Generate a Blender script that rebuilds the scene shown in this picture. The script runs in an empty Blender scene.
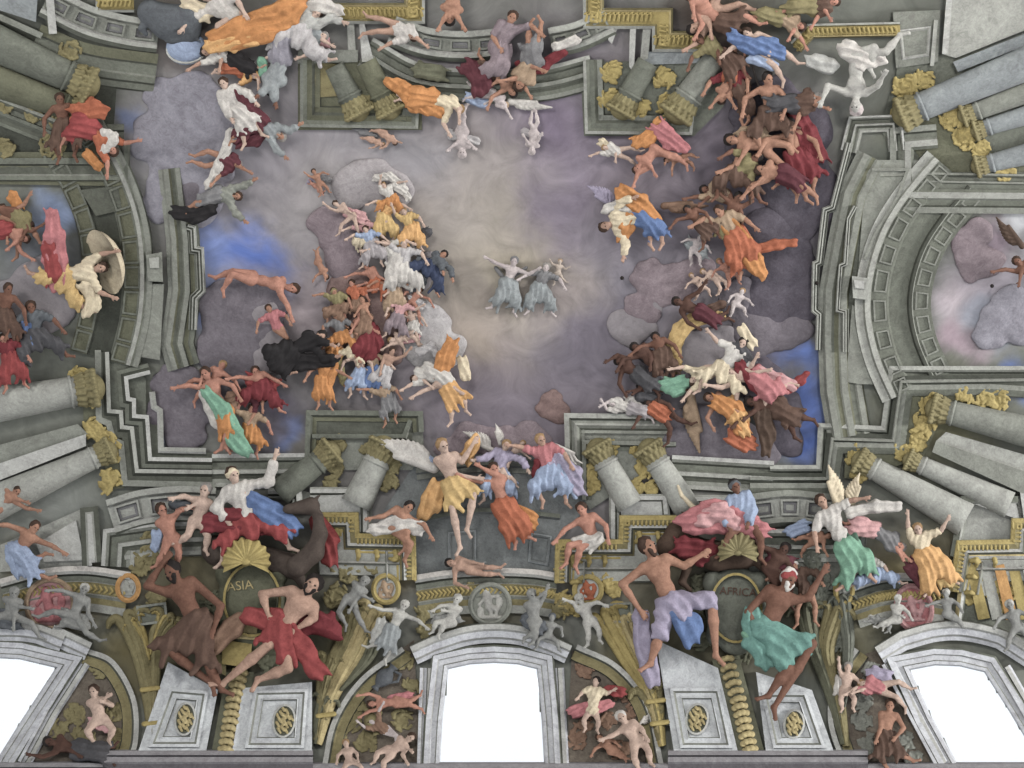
import bpy, bmesh, math, random
import numpy as np

# ------------------------------------------------------------------ camera, sky, lights, exposure
scene = bpy.context.scene
COL = scene.collection
FPX, CX, CY = 1100.0, 512.0, 384.0
PITCH = math.radians(63.6)
CAM = np.array((0.0, 0.0, 1.6))
cam_data = bpy.data.cameras.new('camera')
cam_data.sensor_width = 36.0
cam_data.lens = 36.0 * FPX / 1024.0
cam_data.clip_end = 400
cam = bpy.data.objects.new('camera', cam_data)
cam.location = CAM
cam.rotation_euler = (math.pi / 2 + PITCH, 0, 0)
COL.objects.link(cam)
scene.camera = cam

world = bpy.data.worlds.new('daylight')
scene.world = world
world.use_nodes = True
bg = world.node_tree.nodes['Background']
bg.inputs[0].default_value = (0.97, 0.985, 1.0, 1)
bg.inputs[1].default_value = 1.22

def area(name, loc, target, sx, sy, power, color):
    l = bpy.data.lights.new(name, 'AREA')
    l.shape = 'RECTANGLE'; l.size = sx; l.size_y = sy
    l.energy = power; l.color = color
    o = bpy.data.objects.new(name, l)
    o.location = loc
    d = np.array(target, float) - np.array(loc, float)
    from mathutils import Vector
    o.rotation_euler = Vector(d).to_track_quat('-Z', 'Y').to_euler()
    COL.objects.link(o)
# daylight of the windows in the opposite wall of the nave
for wx in (-14, 0, 14):
    area('opposite_window_daylight', (wx - 4, -1.2, 20.0), (wx + 3, 14, 29), 3.4, 5.0, 3600, (1.0, 0.97, 0.92))
# added area light beyond the open nave end, rakes along the vault
area('added_raking_light', (64, 4, 15), (0, 15, 29), 9, 12, 62000, (1.0, 0.98, 0.95))

vs = scene.view_settings
vs.view_transform = 'Standard'
vs.look = 'None'
vs.exposure = 0.0
vs.gamma = 1.0
vs.use_curve_mapping = False

# ------------------------------------------------------------------ the vault as a surface
YC, ZC, VA, VB = 11.0, 24.8, 12.0, 6.2
FWD = np.array((0, math.cos(PITCH), math.sin(PITCH)))
UPV = np.array((0, -math.sin(PITCH), math.cos(PITCH)))
RGT = np.array((1.0, 0, 0))

def warp(p):
    """fresco sheet coordinates (x, y, height above the plaster) -> point of the church, metres"""
    p = np.asarray(p, float).reshape(-1, 3)
    u = (p[:, 0] - CX) / FPX
    v = -(p[:, 1] - CY) / FPX
    d = FWD[None] + u[:, None] * RGT[None] + v[:, None] * UPV[None]
    n = np.linalg.norm(d, axis=1)
    dy, dz = d[:, 1], d[:, 2]
    oz = CAM[2] - ZC
    A = (dy / VA) ** 2 + (dz / VB) ** 2
    B = 2 * (-YC * dy / VA ** 2 + oz * dz / VB ** 2)
    Cc = (YC / VA) ** 2 + (oz / VB) ** 2 - 1
    disc = np.sqrt(np.maximum(B * B - 4 * A * Cc, 0))
    lam = (-B + disc) / (2 * A)
    wall = (CAM[2] + lam * dz) < ZC
    lam = np.where(wall, (YC + VA) / np.maximum(dy, 1e-6), lam)
    k = lam - p[:, 2] * lam / FPX / n
    return CAM[None] + d * k[:, None]

# ------------------------------------------------------------------ materials
def lin(c, k=0.47, sat=0.78):
    """pigment: display colour -> dulled linear albedo of old fresco paint"""
    v = [((x / 255) / 12.92 if x <= 10 else (((x / 255) + 0.055) / 1.055) ** 2.4) for x in c]
    y = .3 * v[0] + .59 * v[1] + .11 * v[2]
    return tuple(k * (y + (x - y) * sat) for x in v)

PAL = dict(
    light=(170, 173, 164), pale=(188, 190, 184), mid=(143, 147, 136), shade=(116, 121, 108), dark=(96, 100, 88), olive=(112, 114, 90),
    deep=(78, 82, 72), ochre=(144, 134, 86), gold=(182, 162, 84), goldlt=(194, 176, 114), amber=(204, 150, 70),
    white=(206, 202, 194), bluegrey=(150, 158, 160), slate=(96, 102, 108), niche=(128, 134, 134),
    skin=(188, 148, 124), skinp=(204, 174, 154), skint=(176, 126, 98), skind=(128, 86, 66), skinb=(94, 64, 52), skinr=(190, 130, 106), ghost=(198, 186, 184), warmghost=(196, 180, 164),
    stoneman=(142, 144, 140), stonelt=(186, 186, 178),
    orange=(208, 136, 56), orangelt=(226, 170, 90), orangered=(188, 100, 58), yellow=(214, 178, 100), red=(160, 62, 62), crimson=(132, 46, 54), rose=(198, 118, 122), pink=(212, 158, 158),
    maroon=(106, 52, 62), blue=(98, 128, 180), bluelt=(156, 176, 208), navy=(62, 74, 104), lilac=(168, 160, 186), green=(120, 176, 146), greendk=(76, 112, 92), teal=(104, 160, 148), black=(44, 42, 44), brown=(104, 78, 64), brownlt=(146, 112, 88), tan=(176, 148, 116), grey=(128, 128, 130), greydk=(84, 84, 88), fur=(92, 72, 58), cream=(222, 206, 170),
    cloud=(154, 147, 152), cloudlt=(172, 166, 168), cloudw=(188, 185, 185), cloudd=(124, 117, 126), cloudv=(98, 92, 104), cloudp=(146, 130, 137), cloudb=(150, 148, 160), cloudrose=(148, 120, 115),
    hairb=(74, 54, 42), hairk=(46, 40, 38), hairg=(150, 146, 140), hairy=(168, 132, 84), hairw=(210, 206, 198),
    sill=(158, 156, 160), silldk=(104, 100, 106), marble=(208, 214, 217), umber=(116, 106, 92), camel=(86, 74, 66), pinkstone=(202, 146, 146), winframe=(204, 208, 214),
)
_m = {}
VARS = dict(umber=.5, olive=.3, cloud=.16, ochre=.32, gold=.3)
def mat(name, var=None, scale=None, rough=0.85, bump=0.25):
    if name in _m: return _m[name]
    var = VARS.get(name, var)
    c = lin(PAL[name])
    m = bpy.data.materials.new('paint_' + name)
    m.use_nodes = True
    nt = m.node_tree; N = nt.nodes; L = nt.links
    b = N['Principled BSDF']
    b.inputs['Roughness'].default_value = rough
    b.inputs['Specular IOR Level'].default_value = 0.15
    geo = N.new('ShaderNodeNewGeometry')
    n1 = N.new('ShaderNodeTexNoise'); n1.inputs['Scale'].default_value = scale or 1.7; n1.inputs['Detail'].default_value = 9; n1.inputs['Roughness'].default_value = 0.72
    n1.inputs['Distortion'].default_value = 1.2
    L.new(geo.outputs['Position'], n1.inputs['Vector'])
    nb = N.new('ShaderNodeTexNoise'); nb.inputs['Scale'].default_value = 6.5; nb.inputs['Detail'].default_value = 5; nb.inputs['Roughness'].default_value = .7; nb.inputs['Distortion'].default_value = 2.0
    L.new(geo.outputs['Position'], nb.inputs['Vector'])
    ad = N.new('ShaderNodeMix'); ad.inputs[0].default_value = .45
    L.new(n1.outputs['Fac'], ad.inputs[2]); L.new(nb.outputs['Fac'], ad.inputs[3])
    r = N.new('ShaderNodeValToRGB')
    v = 0.34 if var is None else var
    e = r.color_ramp.elements
    e[0].position = 0.34; e[1].position = 0.66
    g = .3 * c[0] + .59 * c[1] + .11 * c[2]
    e[0].color = (c[0] * (1 - v), c[1] * (1 - v * 1.08), c[2] * (1 - v * 1.02), 1)
    hi = [x * (1 + v * .9) + g * v * .18 for x in c]
    e[1].color = (*[min(x, .9) for x in hi], 1)
    L.new(ad.outputs[0], r.inputs['Fac'])
    L.new(r.outputs['Color'], b.inputs['Base Color'])
    n2 = N.new('ShaderNodeTexNoise'); n2.inputs['Scale'].default_value = 9; n2.inputs['Detail'].default_value = 4
    L.new(geo.outputs['Position'], n2.inputs['Vector'])
    bp = N.new('ShaderNodeBump'); bp.inputs['Strength'].default_value = bump; bp.inputs['Distance'].default_value = 0.06
    L.new(n2.outputs['Fac'], bp.inputs['Height'])
    L.new(bp.outputs['Normal'], b.inputs['Normal'])
    _m[name] = m
    return m

# ------------------------------------------------------------------ linking
def tag(o, label=None, cat=None, group=None, kind=None):
    if label: o['label'] = label
    if cat: o['category'] = cat
    if group: o['group'] = group
    if kind: o['kind'] = kind
    return o

def thing(name, label, cat, at, group=None, kind=None):
    o = bpy.data.objects.new(name, None)
    o.location = warp([at])[0]
    o.empty_display_size = 0.3
    COL.objects.link(o)
    return tag(o, label, cat, group, kind or 'thing')

def mesh(name, verts, faces, mats, parent=None, mi=None, smooth=False, warped=False, at=None):
    """one mesh object; verts in fresco sheet coordinates unless warped"""
    v = np.asarray(verts, float).reshape(-1, 3)
    w = v if warped else warp(v)
    if parent is None:
        org = w.mean(axis=0)
    else:
        q = parent; org = np.zeros(3)
        while q is not None:
            org = org + np.array(q.location); q = q.parent
    me = bpy.data.meshes.new(name)
    w = (w - org[None]).astype(np.float32)
    if isinstance(faces, np.ndarray):
        nf = len(faces)
        me.vertices.add(len(w)); me.vertices.foreach_set('co', w.ravel())
        me.loops.add(nf * 4); me.loops.foreach_set('vertex_index', faces.astype(np.int32).ravel())
        me.polygons.add(nf)
        me.polygons.foreach_set('loop_start', np.arange(0, nf * 4, 4, dtype=np.int32))
        me.update(calc_edges=True)
    else:
        me.from_pydata([tuple(p) for p in w], [], faces)
    if not isinstance(mats, (list, tuple)): mats = [mats]
    for n in mats: me.materials.append(mat(n) if isinstance(n, str) else n)
    if mi is not None: me.polygons.foreach_set('material_index', np.asarray(mi, dtype=np.int32))
    if smooth: me.polygons.foreach_set('use_smooth', np.ones(len(me.polygons), dtype=bool))
    me.update()
    o = bpy.data.objects.new(name, me)
    COL.objects.link(o)
    if parent is None: o.location = org
    else: o.parent = parent
    return o

# ------------------------------------------------------------------ smooth union solids (bodies, cloth, clouds)
class Solid:
    def __init__(s, h, k=0.0):
        s.h = h; s.k = k; s.P = []; s.fold = None
    def cap(s, a, b, ra, rb=None, k=None, sub=False):
        a = np.array(a, float); b = np.array(b, float); rb = ra if rb is None else rb
        m = max(ra, rb)
        s.P.append(('c', a, b, ra, rb, s.k if k is None else k, sub, np.minimum(a, b) - m, np.maximum(a, b) + m))
        return s
    def ell(s, c, r, axes=None, k=None, sub=False):
        c = np.array(c, float); r = np.array(r, float)
        axes = np.eye(3) if axes is None else np.array(axes, float)
        e = np.sqrt(((axes * r[:, None]) ** 2).sum(axis=0))
        s.P.append(('e', c, axes, r, 0, s.k if k is None else k, sub, c - e, c + e))
        return s
    def build(s):
        h = s.h
        add = [p for p in s.P if not p[6]]
        pad = 3 * h + 0.25 * max(p[5] for p in add)
        lo = np.min([p[7] for p in add], axis=0) - pad
        hi = np.max([p[8] for p in add], axis=0) + pad
        n = np.maximum(np.ceil((hi - lo) / h).astype(int) + 1, 4)
        X = lo[0] + h * np.arange(n[0]); Y = lo[1] + h * np.arange(n[1]); Z = lo[2] + h * np.arange(n[2])
        D = np.full(n, 1e3, np.float32)
        for p in s.P:
            mrg = p[5] + 4 * h + (s.fold[0] if s.fold else 0)
            i0 = np.maximum(np.floor((p[7] - mrg - lo) / h).astype(int), 0)
            i1 = np.minimum(np.ceil((p[8] + mrg - lo) / h).astype(int) + 1, n)
            if (i1 <= i0).any(): continue
            x = X[i0[0]:i1[0], None, None]; y = Y[None, i0[1]:i1[1], None]; z = Z[None, None, i0[2]:i1[2]]
            if p[0] == 'c':
                a, b = p[1], p[2]; ab = b - a; L2 = max(float(ab @ ab), 1e-9)
                t = np.clip(((x - a[0]) * ab[0] + (y - a[1]) * ab[1] + (z - a[2]) * ab[2]) / L2, 0, 1)
                d = np.sqrt((x - a[0] - t * ab[0]) ** 2 + (y - a[1] - t * ab[1]) ** 2 + (z - a[2] - t * ab[2]) ** 2) - (p[3] + t * (p[4] - p[3]))
            else:
                c, A, r = p[1], p[2], p[3]
                q = 0
                for ax, rr in zip(A, r):
                    q = q + (((x - c[0]) * ax[0] + (y - c[1]) * ax[1] + (z - c[2]) * ax[2]) / rr) ** 2
                d = (np.sqrt(q) - 1) * r.min()
            S = D[i0[0]:i1[0], i0[1]:i1[1], i0[2]:i1[2]]
            k = max(p[5], 1e-6)
            if p[6]:
                hh = np.maximum(k - np.abs(S + d), 0) / k
                S[...] = np.maximum(S, -d) + hh * hh * k * 0.25
            else:
                hh = np.maximum(k - np.abs(S - d), 0) / k
                S[...] = np.minimum(S, d) - hh * hh * k * 0.25
        if s.fold:
            amp, fn = s.fold
            D += (amp * fn(X[:, None, None], Y[None, :, None], Z[None, None, :])).astype(np.float32)
        D[0] = D[-1] = 9; D[:, 0] = D[:, -1] = 9; D[:, :, 0] = D[:, :, -1] = 9
        return nets(D, lo, h)

def nets(D, lo, h):
    ins = D < 0
    n = np.array(D.shape)
    c = n - 1
    acc = np.zeros(tuple(c) + (3,), np.float32); cnt = np.zeros(tuple(c), np.float32)
    faces = []
    sl = lambda o, ax: tuple(slice(o[i], o[i] + c[i]) for i in range(3))
    E = np.eye(3, dtype=int)
    for ax in range(3):
        o1, o2 = [E[i] for i in range(3) if i != ax]
        for a in (0, 1):
            for b in (0, 1):
                st = a * o1 + b * o2
                A = D[tuple(slice(st[i], st[i] + c[i]) for i in range(3))]
                en = st + E[ax]
                B = D[tuple(slice(en[i], en[i] + c[i]) for i in range(3))]
                cr = (A < 0) != (B < 0)
                idx = np.nonzero(cr)
                if len(idx[0]) == 0: continue
                va, vb = A[idx], B[idx]
                t = va / (va - vb)
                off = np.zeros((len(t), 3), np.float32)
                off += st[None]
                off[:, ax] += t
                acc[idx] += off; cnt[idx] += 1
    act = cnt > 0
    ids = np.full(tuple(c), -1, np.int64)
    where = np.nonzero(act)
    ids[where] = np.arange(len(where[0]))
    base = np.stack(where, axis=1).astype(np.float32)
    V = lo[None] + h * (base + acc[where] / cnt[where][:, None])
    for ax in range(3):
        o1, o2 = [i for i in range(3) if i != ax]
        s0 = [slice(None)] * 3; s1 = [slice(None)] * 3
        s0[ax] = slice(0, -1); s1[ax] = slice(1, None)
        A = ins[tuple(s0)]; B = ins[tuple(s1)]
        for sgn, cond in ((1, A & ~B), (-1, ~A & B)):
            I = np.stack(np.nonzero(cond), axis=1)
            if len(I) == 0: continue
            I = I[(I[:, o1] > 0) & (I[:, o2] > 0) & (I[:, o1] < n[o1] - 1) & (I[:, o2] < n[o2] - 1)]
            q = []
            for (a, b) in ((-1, -1), (0, -1), (0, 0), (-1, 0)):
                J = I.copy(); J[:, o1] += a; J[:, o2] += b
                q.append(ids[J[:, 0], J[:, 1], J[:, 2]])
            q = np.stack(q, axis=1)
            flip = (sgn == 1) ^ (ax == 1)
            # sheet coordinates are left handed (y runs down), so the winding is turned once more
            if flip: q = q[:, ::-1]
            faces.append(q)
    F = np.concatenate(faces)
    F = F[(F >= 0).all(axis=1)]
    return V, F

def solid(name, S, m, parent=None):
    V, F = S.build()
    return mesh(name, V, F, m, parent, smooth=True)

def U(v):
    v = np.array(v, float)
    return v / max(np.linalg.norm(v), 1e-9)

def ang(d, f=1.0):
    r = math.radians(d)
    return np.array((math.cos(r) * f, math.sin(r) * f, math.sqrt(max(0, 1 - f * f))))

# ------------------------------------------------------------------ sheet relief: slabs, mouldings, columns, leaves
def spline(pts, n=8):
    P = [np.array(p, float) for p in pts]
    P = [2 * P[0] - P[1]] + P + [2 * P[-1] - P[-2]]
    out = []
    for i in range(1, len(P) - 2):
        for j in range(n):
            t = j / n
            a, b, c, d = P[i - 1:i + 3]
            out.append(0.5 * (2 * b + (c - a) * t + (2 * a - 5 * b + 4 * c - d) * t * t + (3 * b - a - 3 * c + d) * t ** 3))
    out.append(P[-2])
    return [tuple(p) for p in out]

def slab_data(poly, z0, z1, step=22, bev=0.0):
    bm = bmesh.new()
    pts = []
    n = len(poly)
    for i in range(n):
        a = np.array(poly[i], float); b = np.array(poly[(i + 1) % n], float)
        m = max(1, int(np.linalg.norm(b - a) / step))
        for j in range(m): pts.append(a + (b - a) * j / m)
    vs_ = [bm.verts.new((p[0], p[1], z1)) for p in pts]
    f = bm.faces.new(vs_)
    bmesh.ops.triangulate(bm, faces=[f])
    for _ in range(3):
        es = [e for e in bm.edges if not e.is_boundary and e.calc_length() > step * 1.5]
        if not es: break
        bmesh.ops.subdivide_edges(bm, edges=es, cuts=1)
        bmesh.ops.triangulate(bm, faces=[q for q in bm.faces if len(q.verts) > 3])
    r = bmesh.ops.extrude_face_region(bm, geom=bm.faces[:])
    for g in r['geom']:
        if isinstance(g, bmesh.types.BMVert): g.co.z = z0
    bmesh.ops.recalc_face_normals(bm, faces=bm.faces[:])
    bm.verts.index_update()
    V = [tuple(v.co) for v in bm.verts]; F = [[v.index for v in q.verts][::-1] for q in bm.faces]
    bm.free()
    return V, F

def slab(name, poly, z0, z1, m, parent=None, step=22):
    V, F = slab_data(poly, z0, z1, step)
    return mesh(name, V, F, m, parent)

def ellpoly(cx, cy, rx, ry, n=28, rot=0):
    c, s = math.cos(math.radians(rot)), math.sin(math.radians(rot))
    return [(cx + rx * math.cos(t) * c - ry * math.sin(t) * s, cy + rx * math.cos(t) * s + ry * math.sin(t) * c) for t in [2 * math.pi * i / n for i in range(n)]]

def dens(path, step=14, closed=False):
    out = []
    n = len(path)
    for i in range(n if closed else n - 1):
        a = np.array(path[i], float); b = np.array(path[(i + 1) % n], float)
        m = max(1, int(np.linalg.norm(b - a) / step))
        for j in range(m): out.append(a + (b - a) * j / m)
    if not closed: out.append(np.array(path[-1], float))
    return out

def strip_data(path, prof, closed=False, step=14):
    """sweep a profile [(offset, height, colour)] along a path; returns verts, faces, colour indices, colours"""
    P = dens(path, step, closed)
    n = len(P)
    cols = []
    V = []; F = []; MI = []
    k = len(prof)
    for i in range(n):
        if closed: a, b, c = P[i - 1], P[i], P[(i + 1) % n]
        else: a, b, c = P[max(i - 1, 0)], P[i], P[min(i + 1, n - 1)]
        d1 = b - a; d2 = c - b
        if np.linalg.norm(d1) < 1e-6: d1 = d2
        if np.linalg.norm(d2) < 1e-6: d2 = d1
        d1 = d1 / np.linalg.norm(d1); d2 = d2 / np.linalg.norm(d2)
        n1 = np.array((-d1[1], d1[0])); n2 = np.array((-d2[1], d2[0]))
        m = n1 + n2
        l = np.linalg.norm(m)
        m = n1 if l < 1e-6 else m / l
        m = m / max(0.35, float(m @ n1))
        for (o, z, *_) in prof: V.append((b[0] + m[0] * o, b[1] + m[1] * o, z))
    for i in range(n if closed else n - 1):
        j = (i + 1) % n
        for q in range(k - 1):
            c = prof[q + 1][2] if len(prof[q + 1]) > 2 else 'mid'
            if c not in cols: cols.append(c)
            F.append([i * k + q, j * k + q, j * k + q + 1, i * k + q + 1]); MI.append(cols.index(c))
    if not closed:
        c0 = len(V)
        F.append([q for q in range(k)]); MI.append(0)
        F.append([(n - 1) * k + q for q in range(k)][::-1]); MI.append(0)
    return V, F, MI, cols

def strip(name, path, prof, parent=None, closed=False, step=14):
    V, F, MI, cols = strip_data(path, prof, closed, step)
    return mesh(name, V, F, cols, parent, mi=MI)

def cat_data(parts):
    """join several (V, F) into one"""
    V = []; F = []
    for v, f in parts:
        o = len(V); V += list(v); F += [[i + o for i in q] for q in f]
    return V, F

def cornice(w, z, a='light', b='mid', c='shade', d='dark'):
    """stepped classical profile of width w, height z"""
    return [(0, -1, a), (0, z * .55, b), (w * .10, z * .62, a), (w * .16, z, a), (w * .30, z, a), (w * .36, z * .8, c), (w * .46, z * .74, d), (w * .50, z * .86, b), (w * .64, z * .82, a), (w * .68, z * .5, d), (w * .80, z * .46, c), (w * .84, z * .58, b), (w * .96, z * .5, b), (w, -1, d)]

def column(label, a, b, ra, rb, col='light', cap=True, z=None, group=None, capcol='ochre'):
    """painted column lying in the perspective of the vault: a = capital end, b = foot end"""
    a = np.array(a, float); b = np.array(b, float)
    t = thing('column', label, 'column', (b[0], b[1], 0), group)
    d = (b - a); L = np.linalg.norm(d); d /= L; nn = np.array((-d[1], d[0]))
    if b[0] < 0 or b[0] > 1024:      # shafts that run on past the picture
        rb = rb + (rb - ra) * 80 / L; L += 80; b = a + d * L
    n, k = max(6, int(L / 10)), 24
    V = []; F = []
    for i in range(n + 1):
        u = i / n; r = ra + (rb - ra) * (u ** 1.1)
        c = a + d * L * u
        if i == 0: r *= 1.0
        for j in range(k):
            th = 2 * math.pi * j / k
            V.append((c[0] + nn[0] * r * math.cos(th), c[1] + nn[1] * r * math.cos(th), (z if z else r * .55) + r * math.sin(th)))
    for i in range(n):
        for j in range(k):
            F.append([i * k + j, i * k + (j + 1) % k, (i + 1) * k + (j + 1) % k, (i + 1) * k + j])
    F.append(list(range(k))[::-1]); F.append([n * k + j for j in range(k)])
    mesh('shaft', V, F, col, t, smooth=True)
    def ring(nm, u0, prof, m):
        V = []; F = []
        for (du, rr) in prof:
            c = a + d * (u0 + du)
            for j in range(k):
                th = 2 * math.pi * j / k
                V.append((c[0] + nn[0] * rr * math.cos(th), c[1] + nn[1] * rr * math.cos(th), (z if z else ra * .55) + rr * math.sin(th)))
        for i in range(len(prof) - 1):
            for j in range(k): F.append([i * k + j, i * k + (j + 1) % k, (i + 1) * k + (j + 1) % k, (i + 1) * k + j])
        return mesh(nm, V, F, m, t, smooth=True)
    ring('astragal', 0, [(3, ra), (3.2, ra * 1.09), (4.6, ra * 1.13), (6, ra * 1.09), (6.2, ra)], col)
    if cap:
        S = Solid(max(.4, ra * .055), ra * .07)
        z0 = z if z else ra * .55
        S.cap((*a, z0), (*(a - d * ra * .9), z0), ra * .95, ra * 1.08)
        for row, (u0, u1, r1, cnt) in enumerate(((.02, .55, 1.06, 14), (.5, 1.02, 1.16, 14))):
            for j in range(cnt):
                th = 2 * math.pi * (j + .5 * row) / cnt
                if math.sin(th) < -.4: continue
                q0 = (*(a - d * ra * u0 + nn * ra * .93 * math.cos(th)), z0 + ra * .93 * math.sin(th))
                q1 = (*(a - d * ra * u1 + nn * ra * r1 * math.cos(th)), z0 + ra * r1 * math.sin(th))
                S.cap(q0, q1, ra * .12, ra * .15); S.ell(q1, (ra * .16,) * 3)
        c1 = a - d * ra * 1.28
        for q in np.linspace(-1.15, 1.15, 9): S.ell((*(c1 + nn * ra * q), z0 + ra * .9), (ra * .24, ra * .2, ra * .5))
        S.cap((*(c1 - nn * ra * 1.12), z0 + ra * .5), (*(c1 + nn * ra * 1.12), z0 + ra * .5), ra * .22)
        solid('capital', S, capcol, t)
    return t

def leaf(name, spine, w, col, parent, z=3, ribs=9, bulge=4, tipw=0.1, rib_amp=0.9, droop=None):
    """long ribbed leaf, palm or feather along a spine"""
    P = spline(spine, 10)
    n = len(P); k = 13
    V = []; F = []
    for i, p in enumerate(P):
        u = i / (n - 1)
        a = np.array(P[max(i - 1, 0)]); b = np.array(P[min(i + 1, n - 1)])
        d = U(b - a); nn = np.array((-d[1], d[0]))
        ww = w * (tipw + (1 - tipw) * math.sin(math.pi * min(1, (u * .88 + .10))) ** .7)
        for j in range(k):
            v = (j / (k - 1)) * 2 - 1
            hgt = z + bulge * (1 - v * v) ** .8 + rib_amp * math.sin(ribs * 2 * math.pi * (u - .22 * abs(v) * w / max(20, w))) * (abs(v) > .15) + (1.4 if abs(v) < .1 else 0)
            x = p[0] + nn[0] * ww * v; y = p[1] + nn[1] * ww * v
            V.append((x, y, hgt if abs(v) < .99 else z - 2.5))
    for i in range(n - 1):
        for j in range(k - 1): F.append([i * k + j, i * k + j + 1, (i + 1) * k + j + 1, (i + 1) * k + j])
    m = len(V)
    V += [(v[0], v[1], z - 2.5) for v in V[:m]]
    for i in range(n - 1):
        for j in range(k - 1): F.append([m + i * k + j, m + (i + 1) * k + j, m + (i + 1) * k + j + 1, m + i * k + j + 1])
    return mesh(name, V, F, col, parent, smooth=True)

def shell(label, cx, cy, r, rot, col, z=6):
    """scallop shell"""
    t = thing('scallop_shell', label, 'shell', (cx, cy, 0))
    n, k = 12, 72
    V = []; F = []
    for i in range(n + 1):
        u = i / n
        for j in range(k + 1):
            th = math.radians(rot) + math.radians(-115 + 230 * j / k)
            rr = r * u * (1 + .05 * math.cos(11 * 2 * math.pi * j / k))
            hh = z + r * .32 * math.sin(math.pi * min(1, .15 + .75 * u)) + r * .07 * u * math.cos(11 * 2 * math.pi * j / k)
            V.append((cx + rr * math.cos(th), cy + rr * math.sin(th), hh))
    W = k + 1
    for i in range(n):
        for j in range(k): F.append([i * W + j, i * W + j + 1, (i + 1) * W + j + 1, (i + 1) * W + j])
    m = len(V)
    V += [(v[0], v[1], z - 4) for v in V]
    for i in range(n):
        for j in range(k): F.append([m + i * W + j, m + (i + 1) * W + j, m + (i + 1) * W + j + 1, m + i * W + j + 1])
    for j in range(k): F.append([n * W + j, n * W + j + 1, m + n * W + j + 1, m + n * W + j])
    mesh('valve', V, F, col, t, smooth=True)
    S = Solid(.6, 1.5)
    c = np.array((cx, cy))
    S.ell((cx, cy, z + r * .14), (r * .24, r * .16, r * .16))
    solid('hinge', S, col, t)
    return t
# ------------------------------------------------------------------ painted people
rng = random.Random(7)

def cloth_fold(d, S, amp=.12, wl=.62, seed=0):
    """long sweeping folds that run along d"""
    d = U((d[0], d[1], 0)) if np.linalg.norm(d[:2]) > 1e-6 else np.array((0, 1.0, 0))
    nx, ny = -d[1], d[0]
    k = 2 * math.pi / (wl * S); ph = seed * 1.7
    def fn(x, y, z):
        u = x * d[0] + y * d[1]; v = x * nx + y * ny
        w = k * (v + .3 * z) + 1.5 * np.sin(k * .13 * u + ph) + .6 * np.sin(k * .21 * v - k * .17 * u + 2 * ph)
        return (np.abs(np.sin(w * .5 + ph)) - .55) * 1.0 + .22 * np.sin(k * .55 * u + 1.4 * np.sin(k * .4 * v + ph))
    return (amp * S, fn)

def drape(parent, col, pts, S, z=6, name='drapery', flat=.7, seed=None, amp=.13, wl=.6):
    """flying or falling cloth along points (x, y, r[, dz])"""
    sd = rng.random() * 9 if seed is None else seed
    So = Solid(max(.55, S * .085), S * .35)
    P = [(p[0], p[1], z + (p[3] if len(p) > 3 else 0), p[2]) for p in pts]
    if len(P) == 1: P = [P[0], (P[0][0] + .5, P[0][1], P[0][2], P[0][3])]
    for a, b in zip(P[:-1], P[1:]):
        d = U((b[0] - a[0], b[1] - a[1], 0)); nn = np.array((-d[1], d[0], 0))
        # several loose strands make the cloth broad, flat and ragged at its ends
        for s in (-1.15, -.4, .4, 1.15):
            w = .62; ja, jb = rng.uniform(-.3, .3), rng.uniform(-.35, .35)
            So.cap(np.array(a[:3]) + nn * (s * a[3] * w) + d * (ja * a[3]) + np.array((0, 0, rng.uniform(-.25, .25) * a[3])), np.array(b[:3]) + nn * (s * b[3] * w) + d * (jb * b[3]) + np.array((0, 0, rng.uniform(-.25, .25) * b[3])), a[3] * .40, b[3] * .38)
    for a, b in ((P[1], P[0]), (P[-2], P[-1])):
        d = U((b[0] - a[0], b[1] - a[1], 0)); nn = np.array((-d[1], d[0], 0))
        for q in range(3):
            st = np.array(b[:3]) + nn * b[3] * (q - 1) * .55
            So.cap(st, st + (d + nn * rng.uniform(-.7, .7)) * b[3] * rng.uniform(.5, 1.25), b[3] * .34, b[3] * .10)
    dd = np.array(P[-1][:2]) - np.array(P[0][:2])
    So.fold = cloth_fold(dd, S, amp, wl, sd)
    return solid(name, So, col, parent)

def wing(parent, root, tip, w, col='white', z=5, n=10):
    """one feathered wing: a fan of long feathers and a covert row"""
    root = np.array(root, float); tip = np.array(tip, float)
    d = tip - root; L = np.linalg.norm(d); d = d / L
    nn = np.array((-d[1], d[0])) * (1 if w > 0 else -1); w = abs(w)
    So = Solid(max(.6, L * .016), L * .02)
    So.cap((*root, z + 2), (*(root + d * L * .62 - nn * L * .05), z + 3), L * .085, L * .05)
    for i in range(n):
        u = i / (n - 1)
        a = root + d * L * (.08 + .50 * u)
        b = root + d * L * (.30 + .70 * u) + nn * w * (.35 + .65 * math.sin(math.pi * (.2 + .6 * (1 - u)))) * (1 - u * .75)
        m = (a + b) / 2 + nn * w * .10
        zz = z + 1.2 * (i % 2)
        So.cap((*a, zz + 1.6), (*m, zz + 1.1), L * .046, L * .05)
        So.cap((*m, zz + 1.1), (*b, zz), L * .05, L * .022)
    return solid('wing', So, col, parent)

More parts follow.
